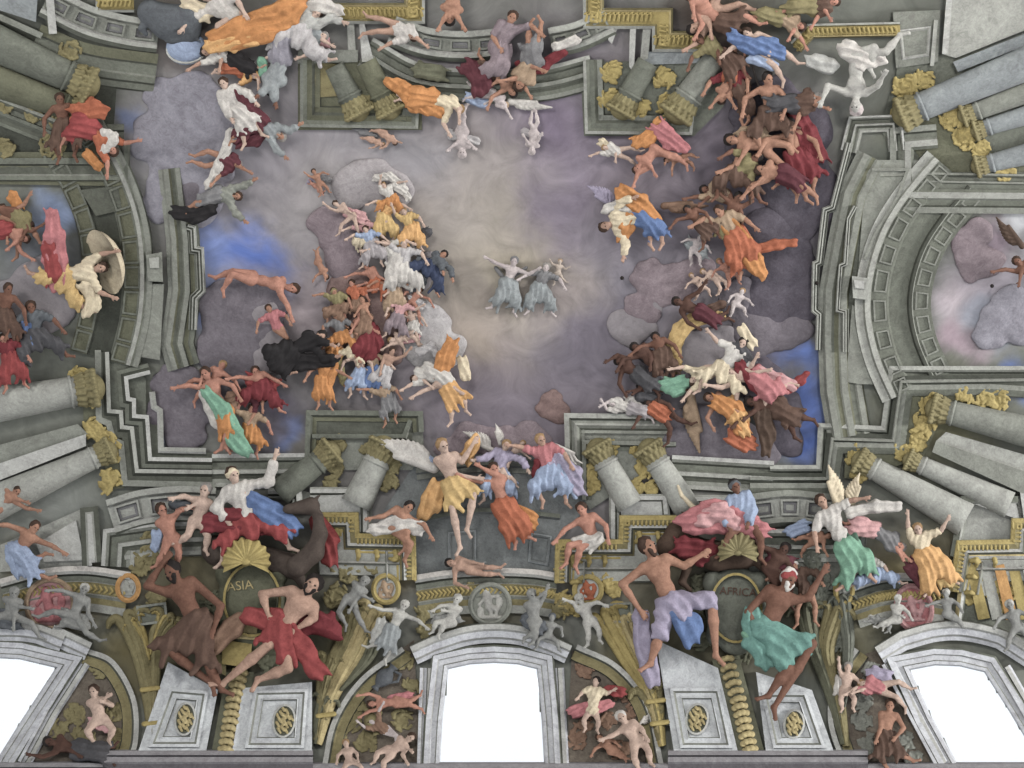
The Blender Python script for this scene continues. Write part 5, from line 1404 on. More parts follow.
fig('half hidden turbaned bearer under the rose drapery', (794, 566), (806, 592), ((200, 150), (10, 60)), ((110, 90), (70, 90)), 'skint', 'hairk', 12, S=9, cloth=[('cap', 'white'), ('sleeved', 'brown')])
# --- the dancers at the lower right
fig('dancer in green and white with two spread wings', (822, 502), (846, 546), ((110, 80), (330, 350)), ((70, 110), (40, 80)), 'skin', 'hairb', 18, S=13, face=(0, .3), wings=[((838, 508), (826, 466), 14, 'cream'), ((852, 506), (862, 474), -14, 'cream')],
    cloth=[('tunic', 'white'), ('skirt', 'green', 1.5, 1.15), ('drape', 'white', [(850, 512, 6), (876, 506, 6), (898, 506, 4)], 2), ('drape', 'greendk', [(850, 540, 8), (858, 564, 8)], 4)])
fig('shadowed putto with bluish wing behind the green dancer', (828, 536), (812, 540), ((200, 150), (90, 60)), ((180, 160), (150, 120)), 'skint', 'hairb', 12, S=8, child=True, cloth=[('drape', 'bluelt', [(790, 532, 6), (806, 526, 7)])])
fig('reclining figure in grey rose behind the gold skirted dancer', (900, 546), (874, 530), ((90, 60), (20, 40)), ((200, 170), (190, 160)), 'skinr', 'hairg', 14, S=9, cloth=[('skirt', 'pink', 1.3), ('tunic', 'grey')])
fig('dancer in pale gold skirt with lifted arm at the gilded step', (918, 530), (926, 556), ((250, 270), (340, 300)), ((70, 90), (40, 60)), 'skinp', 'hairy', 16, S=10, cloth=[('tunic', 'cream'), ('skirt', 'orangelt', 1.7, 1.6), ('drape', 'yellow', [(926, 556, 10), (944, 570, 11), (946, 582, 8)], 2), ('drape', 'maroon', [(912, 566, 9), (926, 582, 9)], 2)])
fig('white clad kneeling figure over the red roundel', (868, 560), (876, 574), ((150, 120), (30, 60)), ((160, 150), (20, 30)), 'skinp', 'hairy', 12, S=7, cloth=[('tunic', 'white'), ('skirt', 'bluelt', 1.2, 1.4)])
# --- angels hovering before the niche
fig('bare shouldered angel in yellow skirt with long white wings', (443, 447), (454, 484), (('p', (448, 474), (476, 478)), ('p', (462, 462), (473, 444))), (('p', (452, 506), (460, 548)), ('p', (474, 492), (467, 530))), 'skinp', 'hairy', 22, S=14, face=(20, .5), wings=[((434, 468), (374, 444), 22, 'white'), ((438, 466), (404, 462), 14, 'bluelt')],
    cloth=[('skirt', 'yellow', .8), ('drape', 'orangelt', [(438, 486, 8), (432, 502, 11), (424, 514, 7)], -4), ('drape', 'orangelt', [(466, 458, 7), (472, 446, 6), (476, 438, 3)], -6)])
fig('flying figure in coral red skirt head down toward the yellow skirted angel', (494, 470), (504, 506), ((190, 200), (200, 210)), ((70, 60), (50, 65)), 'skinr', 'hairb', 18, S=11, face=(280, .5), cloth=[('skirt', 'orangered', 1.5, 1.2), ('drape', 'orange', [(508, 512, 9), (528, 518, 9), (532, 526, 6)], 2)])
fig('winged angel in white and lilac above the niche', (506, 446), (498, 472), ((150, 170), (20, 60)), ((120, 100), (60, 80)), 'skinp', 'hairy', 14, S=9, wings=[((492, 450), (462, 434), 14, 'white'), ((500, 444), (494, 424), 8, 'white')], cloth=[('sleeved', 'lilac'), ('skirt', 'bluelt', 1.2, 1.2)])
fig('seated angel in pale lilac skirt next to the leaning shafts', (541, 441), (551, 470), ((200, 190), (30, 60)), ((130, 60), (60, 85)), 'skin', 'hairy', 18, S=10.5, face=(330, .4), wings=[((556, 446), (584, 460), 20, 'white')], cloth=[('tunic', 'rose'), ('skirt', 'bluelt', 1.2, 1.2), ('drape', 'lilac', [(556, 460, 9), (572, 476, 10), (578, 492, 6)], 4), ('drape', 'crimson', [(540, 462, 6), (536, 476, 5)], 0)])
fig('small curly head angel pressed close to the lilac skirted angel', (522, 444), (510, 456), ((170, 160), (40, 40)), ((140, 120), (120, 100)), 'skinp', 'hairy', 16, S=6.5, child=True)
fig('blue clad putto hanging under the winged lilac angel', (497, 468), (508, 478), ((210, 200), (60, 60)), ((60, 90), (40, 70)), 'skinp', 'hairy', 22, S=6, child=True, cloth=[('drape', 'bluelt', [(504, 476, 6), (512, 484, 5)])])
fig('bare reclining man with white cloth on the gilded step', (408, 508), (392, 528), ((150, 170), (20, 60)), ((20, 100), (40, 110)), 'skint', 'hairk', 22, S=12, face=(340, .6), cloth=[('drape', 'white', [(374, 530, 6), (396, 524, 8), (420, 528, 7)], 4)])
fig('bare seated man leaning on his arm at the gilded step', (582, 510), (594, 540), ((150, 130, .8), (40, 80)), ((170, 100), (150, 105)), 'skinr', 'hairb', 22, S=12.5, face=(200, .4), cloth=[('skirt', 'white', .25, .8)])
fig('dark haired head of a man peering over the white arched cornice', (451, 563), (470, 568), ((90, 20), (20, 10)), ((10, 0), (10, 0)), 'skin', 'hairk', 10, S=8, cloth=[('drape', 'niche', [(462, 566, 6), (482, 566, 5)])])
# --- stone putti on the windows
fig('grey stone putto with bow sitting on the centre window head', (457, 600), (450, 622), ((180, 150), (160, 190)), ((170, 110), (160, 120)), 'stonelt', 'stonelt', 18, child=True, face=(200, .4), cloth=[('drape', 'stoneman', [(456, 616, 6), (438, 622, 6)])])
fig('grey stone putto writing against the round medallion', (532, 596), (534, 622), ((330, 320), (300, 290)), ((60, 110), (110, 150)), 'stoneman', 'stoneman', 18, child=True, face=(0, .4), cloth=[('drape', 'slate', [(526, 620, 7), (540, 628, 7)])])
fig('grey stone putto bowed at the end of the centre window head', (552, 618), (548, 636), ((200, 150), (20, 80)), ((150, 100), (40, 80)), 'stoneman', 'slate', 14, child=True)
fig('pale stone figure climbing beside the golden palm and the centre window', (404, 606), (392, 630), ((180, 200), (20, 40)), ((120, 160), (100, 120)), 'stonelt', 'stonelt', 16, S=8, cloth=[('drape', 'pale', [(382, 622, 5), (378, 634, 6), (374, 642, 4)]), ('skirt', 'bluegrey', 1.0)])
fig('grey reclining statue beside the pale gilded medallion', (364, 582), (350, 600), ((60, 30), (140, 120)), ((120, 60), (70, 60)), 'stoneman', 'stoneman', 12, S=9)
fig('white stone putto hanging on the palm beside the lilac draped man', (580, 600), (590, 622), ((240, 200), (340, 20)), ((80, 95), (60, 85)), 'stonelt', 'stonelt', 14, child=True)
fig('crouched grey statue at the pink oval medallion, head toward the disc', (84, 590), (74, 616), ((200, 180), (90, 60)), ((190, 160), (60, 30)), 'stoneman', 'stonelt', 16, S=9.5, cloth=[('drape', 'stoneman', [(66, 618, 9), (84, 622, 8)])])
fig('crouched grey statue at the pink oval medallion, touching the frame edge', (14, 594), (10, 616), ((30, 10), (120, 90)), ((170, 100), (20, 60)), 'stoneman', 'stoneman', 14, S=10, cloth=[('drape', 'slate', [(2, 618, 9), (18, 622, 8)])])
fig('grey stone putto leaning over the deep pink roundel', (898, 600), (896, 620), ((60, 30), (40, 60)), ((160, 150), (170, 140)), 'stonelt', 'stonelt', 16, child=True, face=(20, .4))
fig('lying grey stone putto at the low end of the slanted window head', (872, 618), (884, 622), ((200, 180), (90, 120)), ((20, 120), (40, 100)), 'stoneman', 'stonelt', 13, child=True, S=6.5)
fig('grey stone putto seated behind the deep pink roundel', (946, 594), (948, 614), ((170, 160), (30, 60)), ((30, 20), (40, 60)), 'stoneman', 'stonelt', 16, child=True, face=(180, .4))
fig('small grey stone putto at the far end of the slanted window head', (1010, 606), (1018, 628), ((160, 120), (20, 60)), ((120, 100), (60, 90)), 'stoneman', 'stonelt', 14, child=True)
# --- lunettes
fig('pink putto squatting among the wreaths of the dark lunette', (94, 692), (100, 720), ((350, 330), (30, 200, .9, .7)), ((130, 60), (50, 110)), 'skinp', 'hairb', 8, child=True, face=(200, .5), cloth=[('drape', 'pink', [(92, 722, 4), (108, 728, 5)])])
fig('dark shadowy figure lying at the foot of the wreathed lunette', (50, 742), (78, 750), ((160, 190), (60, 30)), ((0, 20), (10, 350)), 'skinb', 'hairk', 6, S=10, cloth=[('skirt', 'greydk', 1.4, 1.2)])
fig('pale putto seated at the edge of the ewer lunette', (346, 744), (350, 762), ((140, 100), (40, 80)), ((120, 60), (30, 60)), 'skinp', 'hairy', 8, child=True)
fig('plump rosy putto in the ewer lunette leaning toward the window', (410, 738), (390, 752), ((60, 40), (120, 60)), ((160, 110), (140, 90)), 'skinp', 'hairb', 10, child=True, face=(20, .5), S=10)
fig('rosy figure stretched under the dark blue ewer', (372, 704), (396, 702), ((170, 150), (200, 170)), ((0, 20), (10, 330)), 'skinr', 'hairb', 8, S=7, cloth=[('drape', 'rose', [(392, 700, 5), (410, 696, 5)])])
fig('mauve twisted figure over the ewer lunette putti', (372, 722), (386, 730), ((190, 220), (270, 300)), ((20, 60), (40, 90)), 'ghost', 'hairb', 8, S=6, cloth=[('tunic', 'brownlt')])
fig('garlanded child in rose tunic in the lunette beside the centre window', (596, 682), (592, 712), ((160, 130, .9), (20, 330)), ((120, 80), (70, 100)), 'skinp', 'hairk', 8, S=9, child=True, face=(200, .4), cloth=[('tunic', 'cream'), ('drape', 'rose', [(574, 712, 6), (592, 708, 7), (610, 704, 4)]), ('drape', 'red', [(608, 690, 5), (622, 692, 5)])])
fig('pale winged putto turned away at the golden palm sheaf', (622, 718), (638, 742), ((150, 160), (40, 60)), ((90, 70), (60, 80)), 'skinp', 'hairw', 10, child=True, wings=[((640, 724), (648, 712), 8, 'white')])
fig('dim brown head and shoulders under the garlanded child', (600, 738), (612, 750), ((150, 120), (20, 40)), ((20, 30), (40, 40)), 'skint', 'hairb', 6, S=8, child=True)
fig('rosy figure in mauve upside down in the lunette of wrestlers', (864, 684), (882, 688), ((200, 150), (120, 160)), ((20, 50), (350, 30)), 'skinp', 'hairy', 10, S=8, cloth=[('tunic', 'rose'), ('drape', 'lilac', [(872, 672, 6), (888, 676, 6)])])
fig('brown wrestler bending down the slanted window jamb', (890, 706), (886, 736), ((90, 110), (60, 130)), ((100, 60), (60, 30)), 'skint', 'hairb', 8, S=10, cloth=[('skirt', 'brown', 1.0)])
fig('pale child clinging to the rim of the wrestlers lunette', (848, 668), (846, 690), ((250, 270), (40, 60)), ((100, 80), (60, 100)), 'skinp', 'hairg', 8, child=True, cloth=[('drape', 'white', [(840, 680, 5), (838, 692, 5)])])
# --- lower left figures
fig('woman half seen in pale blue skirt leaning from the frame edge', (34, 528), (18, 552), ((200, 180), (20, 30)), ((40, 330), (60, 20)), 'skint', 'hairb', 14, S=11, face=(0, .6), cloth=[('skirt', 'bluelt', 1.0, 1.2), ('drape', 'bluelt', [(14, 552, 9), (20, 570, 9)], 2)])
fig('tawny figure with trailing arm below the thick shaded shaft', (16, 492), (-2, 506), ((40, 20), (30, 10)), ((160, 150), (140, 120)), 'skint', 'hairb', 16, S=9, face=(0, .5), cloth=[('drape', 'orange', [(0, 498, 6), (-8, 508, 7)])])
# --- left sky group
fig('half bare figure with long mint green cloth stepping down the stone corner', (206, 374), (224, 412), ((190, 170), (20, 60)), ((70, 110), (90, 95)), 'skinr', 'hairb', 14, S=12, face=(200, .5), cloth=[('drape', 'white', [(204, 392, 6), (212, 408, 7), (216, 424, 5)], 2), ('skirt', 'orange', .8), ('drape', 'green', [(206, 392, 5), (224, 412, 9), (236, 440, 9), (246, 452, 6)], 6)])
fig('bare reclining man with knees bent on the smoky cloud', (292, 288), (252, 278), ((100, 60), (60, 70)), ((190, 160), (200, 120)), 'skinr', 'hairb', 16, S=11, face=(90, .5), turn=.7)
fig('small figure in faded rose seated beside the black robed man', (269, 309), (278, 328), ((150, 100), (20, 60)), ((40, 70), (60, 100)), 'skint', 'hairb', 12, S=6.5, cloth=[('tunic', 'rose')])
fig('kneeling bearded man in flowing black robe', (320, 336), (290, 352), ((30, 20, .9), (50, 350)), ((170, 40), (150, 30)), 'skin', 'hairk', 18, S=10, face=(30, .6), beard=True, cloth=[('sleeved', 'black'), ('skirt', 'black', 1.6, 1.4), ('drape', 'black', [(276, 360, 8), (300, 362, 9), (332, 360, 6)], 2)])
fig('crouching figure in dull red with tan flesh below the black robed man', (256, 372), (262, 386), ((190, 170), (30, 30)), ((150, 120), (60, 60)), 'skinr', 'hairb', 14, S=8, cloth=[('skirt', 'crimson', 1.3, 1.3), ('drape', 'red', [(250, 380, 7), (272, 386, 8)])])
fig('orange cloaked flyer beneath the black robed man', (326, 362), (322, 380), ((150, 120), (20, 30)), ((100, 80), (70, 90)), 'skint', 'hairb', 14, S=7, cloth=[('drape', 'orange', [(334, 350, 5), (328, 370, 9), (324, 390, 6)], 2), ('skirt', 'orange', 1.2)])
fig('tawny pair member lying in the shadow by the mint green cloth', (262, 398), (244, 396), ((60, 90), (100, 120)), ((170, 100), (150, 90)), 'skint', 'hairb', 12, S=7, cloth=[('tunic', 'maroon'), ('skirt', 'brownlt', 1.2)])
fig('orange skinned seated figure holding the mint green cloth end', (252, 410), (250, 428), ((200, 150), (30, 70)), ((110, 140), (60, 110)), 'skinr', 'hairb', 10, S=7.5, cloth=[('skirt', 'orange', 1.0), ('tunic', 'tan')])
fig('nude with small white loincloth seated over the grey cloud', (222, 366), (212, 384), ((150, 110), (30, 60)), ((190, 150), (160, 120)), 'skinr', 'hairy', 12, S=7.5, cloth=[('drape', 'white', [(214, 378, 4), (216, 388, 4)])])
# --- central left crowd
crowd = [
    ('golden clad angel at the top of the crowded cluster', (392, 202), (384, 218), 'skinp', 'hairy', [('tunic', 'orangelt'), ('skirt', 'yellow', 1.4, 1.3)], 6.2, ((200, 160), (330, 30))),
    ('amber clad angel beside the curling white cloth', (404, 212), (412, 228), 'skinp', 'hairy', [('tunic', 'yellow'), ('skirt', 'orangelt', 1.4, 1.4), ('drape', 'white', [(404, 190, 5), (396, 186, 4)])], 6, ((220, 250), (20, 60))),
    ('pink bare reclining figure under the golden clad angel', (336, 204), (352, 216), 'skinp', 'hairb', [('drape', 'pink', [(346, 212, 5), (362, 218, 6)])], 5.5, ((200, 220), (60, 30))),
    ('cream clad saint crouching on the mauve cloud heap', (362, 222), (370, 236), 'skinp', 'hairy', [('tunic', 'pink'), ('skirt', 'cream', 1.3, 1.2)], 6, ((190, 160), (20, 330))),
    ('white mantled saint with blue cloth in the cluster', (384, 244), (398, 258), 'skinp', 'hairb', [('tunic', 'white'), ('skirt', 'white', 1.4, 1.4), ('drape', 'bluelt', [(370, 246, 5), (384, 250, 6)])], 7.5, ((200, 170), (340, 20))),
    ('pinkish mantled saint bending next to the dark robed saint', (404, 244), (404, 268), 'skinp', 'hairg', [('tunic', 'cloudw'), ('skirt', 'white', 1.3, 1.4), ('drape', 'white', [(392, 262, 7), (402, 278, 8), (412, 284, 6)])], 7.5, ((220, 190), (10, 60))),
    ('bare armed figure reaching up from the rust cloud', (366, 266), (376, 282), 'skinr', 'hairb', [('skirt', 'orangered', 1.0)], 6.3, ((180, 160), (60, 30))),
    ('kneeling rust coloured penitent in the crowd column', (352, 284), (358, 302), 'skinr', 'hairb', [('tunic', 'orangered'), ('skirt', 'brownlt', 1.3)], 6.2, ((330, 340), (20, 350))),
    ('brown hermit with crossed arms in the crowd column', (362, 300), (366, 318), 'skint', 'hairb', [('skirt', 'brownlt', 1.2)], 6.2, ((20, 60), (160, 120))),
    ('saint in deep red mantle in the middle of the rust cloud', (358, 312), (370, 334), 'skinr', 'hairb', [('skirt', 'crimson', 1.5, 1.4), ('drape', 'crimson', [(366, 326, 8), (374, 342, 9), (374, 350, 6)], 4)], 8, ((20, 30), (150, 120))),
    ('grey and ochre clad figure at the left flank of the crowd', (336, 316), (342, 334), 'skint', 'hairg', [('tunic', 'grey'), ('skirt', 'orange', 1.3)], 6.5, ((160, 100), (30, 60))),
    ('fair child kneeling below the deep red mantle', (352, 336), (352, 350), 'skinp', 'hairy', [('skirt', 'cream', 1.0)], 5.5, ((160, 120), (20, 30))),
    ('blue skirted figure at the foot of the crowd column', (372, 352), (374, 370), 'skinp', 'hairb', [('tunic', 'tan'), ('skirt', 'blue', 1.4, 1.3)], 6.5, ((190, 160), (20, 50))),
    ('pale bare figure bowing at the foot of the crowd column', (358, 352), (360, 372), 'skinp', 'hairb', [('skirt', 'bluelt', 1.1)], 6.5, ((160, 110), (40, 80))),
    ('tan figure beside the blue skirt, face to the white cloud disc', (392, 352), (386, 370), 'skin', 'hairb', [('skirt', 'cloudw', 1.2)], 6.3, ((110, 100), (340, 310))),
    ('reclining fair figure stretched across to the white cloud disc', (392, 340), (410, 334), 'skinp', 'hairy', [('drape', 'pink', [(400, 340, 5), (416, 336, 5)])], 6, ((170, 150), (20, 330))),
]
crowd += [
    ('half seen penitent in tan cloth between the rust cloud and the white mantle', (388, 278), (394, 292), 'skint', 'hairb', [('skirt', 'tan', 1.3, 1.2)], 6, ((200, 150), (330, 60))),
    ('pink clad figure leaning against the rust cloud edge by the white cloud disc', (404, 300), (398, 316), 'skinp', 'hairb', [('tunic', 'pink'), ('skirt', 'cloudp', 1.3)], 6, ((160, 110), (20, 330))),
    ('small bare pair member with fair curls above the stretched reclining figure', (410, 312), (414, 324), 'skinp', 'hairy', [('skirt', 'white', .6)], 5.2, ((200, 160), (30, 60))),
    ('ochre hooded figure at the outer edge of the rust cloud near the diving cherub', (334, 292), (340, 306), 'skint', 'hairb', [('cap', 'ochre'), ('tunic', 'ochre'), ('skirt', 'brownlt', 1.3)], 6, ((210, 170), (30, 70))),
    ('pale blue clad figure tucked under the golden clad angel and the pink bare one', (366, 230), (372, 244), 'skinp', 'hairb', [('tunic', 'bluelt'), ('skirt', 'cloudlt', 1.3, 1.3)], 6, ((190, 150), (20, 40))),
    ('rosy bare figure sitting on the outer lip of the white cloud disc', (420, 290), (412, 302), 'skinr', 'hairb', [('drape', 'cloudw', [(408, 300, 5), (420, 306, 6)])], 5.4, ((170, 120), (20, 60))),
    ('golden brown clad figure at the lower flank of the crowd over the orange cloaked flyer', (340, 346), (336, 362), 'skint', 'hairb', [('tunic', 'orangelt'), ('skirt', 'ochre', 1.3)], 6.4, ((200, 130), (10, 50))),
]
for k, (lab, h, p, sk, hr, cl, S, arms) in enumerate(crowd):
    fig(lab, h, p, arms, ((110 + 17 * (k % 4), 60 + 23 * (k % 3)), (50 + 13 * (k % 5), 95 - 11 * (k % 4))), sk, hr, 7 + (k % 3) * 2, S=S, cloth=cl, face=((k * 77) % 360, .5))
fig('kneeling saint in dark slate robe at the edge of the cluster', (443, 255), (430, 266), ((60, 75), (40, 80)), ((170, 110), (60, 100)), 'skint', 'hairk', 10, S=7, cloth=[('sleeved', 'slate'), ('skirt', 'navy', 1.5, 1.3), ('drape', 'slate', [(424, 262, 8), (418, 280, 8), (410, 288, 5)]), ('drape', 'greydk', [(416, 240, 5), (428, 232, 5)])])
fig('white clad flyer leaning over beneath the cloud disc', (416, 378), (430, 372), ((170, 150), (60, 40)), ((10, 60), (30, 60)), 'skinp', 'hairb', 12, S=7.5, cloth=[('tunic', 'white'), ('skirt', 'white', 1.4, 1.5), ('drape', 'cloudw', [(420, 352, 4), (432, 346, 4), (436, 354, 3)])])
fig('flyer in bright orange mantle with dangling legs', (436, 378), (448, 388), ((160, 150), (60, 30)), ((70, 90), (40, 80)), 'skinp', 'hairy', 14, S=8.5, cloth=[('skirt', 'orangelt', .9), ('drape', 'orange', [(452, 344, 7), (446, 358, 9), (442, 370, 7)], 4), ('drape', 'cream', [(462, 360, 5), (466, 376, 5)])])
fig('brown limbed figure hanging below the blue skirt', (380, 386), (388, 398), ((200, 180), (20, 60)), ((100, 80), (60, 100)), 'skint', 'hairb', 10, S=6.5, cloth=[('tunic', 'tan'), ('skirt', 'grey', 1.0)])
fig('tiny brown cherub diving beside the mauve cloud heap', (326, 276), (318, 262), ((120, 80), (150, 120)), ((250, 270), (280, 250)), 'skint', 'hairb', 8, child=True, S=6)
fig('tiny cherub with bluish wings tumbling under the olive block', (314, 172), (320, 184), ((200, 220), (330, 20)), ((60, 100), (40, 60)), 'skint', 'hairb', 8, child=True, S=5.5, wings=[((318, 176), (334, 178), 8, 'grey'), ((314, 176), (304, 184), -6, 'lilac')])
fig('pink cherub peeping above the mauve cloud heap', (322, 192), (316, 186), ((100, 60), (20, 330)), ((200, 170), (220, 250)), 'skinr', 'hairb', 7, child=True, S=4)
fig('cream and amber angel wrapped in a white scroll of cloth', (384, 186), (392, 198), ((250, 280), (330, 350)), ((150, 100), (60, 80)), 'skinp', 'hairy', 8, S=5.5, cloth=[('tunic', 'white'), ('skirt', 'orange', 1.2), ('drape', 'white', [(376, 178, 3.5), (390, 176, 4), (402, 186, 4), (408, 198, 3)])])
# --- radiant centre
fig('faint figure with a cross at the glowing centre of the sky', (514, 262), (508, 284), ((200, 210), (20, 330)), ((110, 130), (70, 100)), 'ghost', 'grey', 4, S=7.5, cloth=[('skirt', 'bluegrey', 1.4, 1.3)])
fig('faint cloaked elder beside the glowing figure', (546, 268), (540, 288), ((170, 150), (20, 60)), ((120, 100), (60, 80)), 'ghost', 'hairg', 3, S=7, cloth=[('tunic', 'grey'), ('skirt', 'bluegrey', 1.4, 1.3)])
fig('faint rosy cherub at the rim of the centre glow', (560, 262), (558, 274), ((200, 240), (40, 330)), ((110, 90), (60, 40)), 'warmghost', 'tan', 2, child=True, S=5)
t = thing('cross', 'dim wooden cross held at the glowing centre', 'cross', (512, 290, 0))
S = Solid(.6, .3); S.cap((496, 268, 6), (520, 300, 8), 2.2); S.cap((526, 268, 7), (505, 282, 7), 1.9); solid('beam', S, 'grey', t)
# --- figures high in the violet sky
fig('white ghostly flyer doubled over under the lit wing, first of the pale pair', (462, 152), (462, 132), ((200, 140), (330, 40)), ((250, 300), (290, 240)), 'ghost', 'ghost', 4, S=8, cloth=[('drape', 'cloudw', [(450, 134, 4), (462, 140, 5), (476, 140, 4)])])
fig('white ghostly flyer near the grey stepped corner, fainter of the pale pair', (532, 150), (534, 134), ((190, 240), (350, 300)), ((240, 280), (300, 260)), 'ghost', 'ghost', 3, S=6.5, cloth=[('drape', 'cloudlt', [(524, 132, 4), (538, 136, 4)])])
fig('dim child diving beside the lower edge of the olive block', (394, 142), (384, 134), ((60, 20), (120, 160)), ((200, 170), (220, 190)), 'skin', 'hairb', 4, child=True, S=6, wings=[((376, 136), (350, 130), 8, 'grey')])
fig('second dim child looking down from the olive block', (382, 144), (372, 140), ((90, 60), (150, 170)), ((190, 160), (210, 200)), 'skin', 'hairy', 4, child=True, S=5)
fig('angel in amber and cream with an orange mantle under the pale balustrade', (458, 108), (432, 98), ((60, 90), (110, 60)), ((190, 160), (170, 200)), 'skinp', 'hairy', 12, S=9, cloth=[('tunic', 'cream'), ('skirt', 'orange', 1.2, 1.2), ('drape', 'orange', [(388, 82, 5), (404, 88, 8), (414, 106, 6), (440, 112, 6)], 4), ('drape', 'olive', [(420, 70, 8), (440, 74, 8)], -2)])
fig('bearded man with head thrown back in purple mantle', (512, 18), (500, 48), ((120, 60), (340, 40)), ((70, 110), (120, 150)), 'skint', 'hairb', 14, S=12, cloth=[('tunic', 'cloudp'), ('skirt', 'cloudp', 1.3, 1.2), ('drape', 'maroon', [(468, 66, 9), (484, 80, 10), (478, 92, 7)], 2)])
fig('figure in grey skirt with crimson hem kicking up bare legs', (520, 84), (532, 60), ((190, 170), (330, 20)), ((250, 270), (300, 280)), 'skint', 'hairb', 14, S=11, face=(100, .5), cloth=[('skirt', 'grey', .7, 1.1), ('tunic', 'tan'), ('drape', 'crimson', [(520, 66, 5), (540, 68, 6), (562, 52, 4)], -2), ('drape', 'white', [(556, 46, 4), (576, 40, 4)])])
fig('brown figure with dangling head between the purple mantle and the gilded corner', (512, 92), (498, 74), ((20, 60), (150, 110)), ((200, 240), (290, 260)), 'skint', 'hairk', 10, S=8, cloth=[('skirt', 'brown', 1.0)])
fig('white winged angel with pale blue scarf beneath the purple group', (504, 104), (492, 94), ((170, 150), (20, 60)), ((200, 190), (180, 170)), 'ghost', 'tan', 9, S=6.5, wings=[((510, 102), (552, 106), 8, 'white')], cloth=[('drape', 'bluelt', [(468, 98, 5), (484, 102, 6)])])
fig('tousled head peering from behind the pale balustrade', (412, 36), (396, 28), ((60, 40), (170, 150)), ((200, 190), (180, 170)), 'skin', 'hairb', 16, S=9, cloth=[('tunic', 'white')])
fig('dark curly haired nude hanging over the pale balustrade', (450, 18), (456, -14), ((160, 120), (30, 60)), ((250, 270), (290, 280)), 'skint', 'hairk', 18, S=11)
fig('small angel in cream reaching from the stepped block', (606, 148), (618, 152), ((190, 160), (60, 90)), ((20, 40), (350, 20)), 'skinp', 'hairy', 10, S=6, cloth=[('tunic', 'white'), ('drape', 'cream', [(602, 142, 4), (612, 150, 4)])])
fig('flying nude with rose mantle and dark dangling head', (638, 168), (656, 150), ((150, 110), (30, 60)), ((10, 40), (30, 20)), 'skinr', 'hairb', 14, S=9, face=(180, .5), cloth=[('drape', 'rose', [(660, 128, 8), (672, 142, 9), (684, 148, 5)], 2), ('drape', 'orange', [(636, 142, 6), (648, 140, 7), (660, 122, 5)], 0)])
fig('brown winged child tumbling below the rose mantle', (668, 160), (684, 158), ((110, 90), (150, 120)), ((20, 60), (350, 30)), 'skint', 'hairb', 12, S=6.5, child=True)
# --- blue skirted flyer
fig('flyer with orange mantle, white sleeves and blue skirt', (606, 226), (640, 216), ((60, 100), (300, 340)), ((20, 80), (50, 95)), 'skin', 'hairb', 16, S=10.5, face=(200, .5), cloth=[('sleeved', 'cream'), ('skirt', 'blue', 1.2, 1.1), ('drape', 'orange', [(622, 192, 8), (640, 204, 9), (656, 222, 7)], 6), ('drape', 'orange', [(634, 212, 7), (626, 228, 7), (622, 238, 5)], 4), ('drape', 'white', [(606, 210, 4), (618, 204, 5), (630, 208, 5)], 4)], wings=[((614, 206), (586, 188), 14, 'lilac'), ((664, 206), (708, 204), 10, 'brownlt')])
fig('dim ash coloured cherubs shadow beside the blue skirt', (700, 238), (694, 250), ((190, 160), (20, 60)), ((100, 80), (60, 90)), 'ghost', 'grey', 5, child=True, S=7, cloth=[('drape', 'bluegrey', [(690, 244, 6), (704, 252, 7)])])
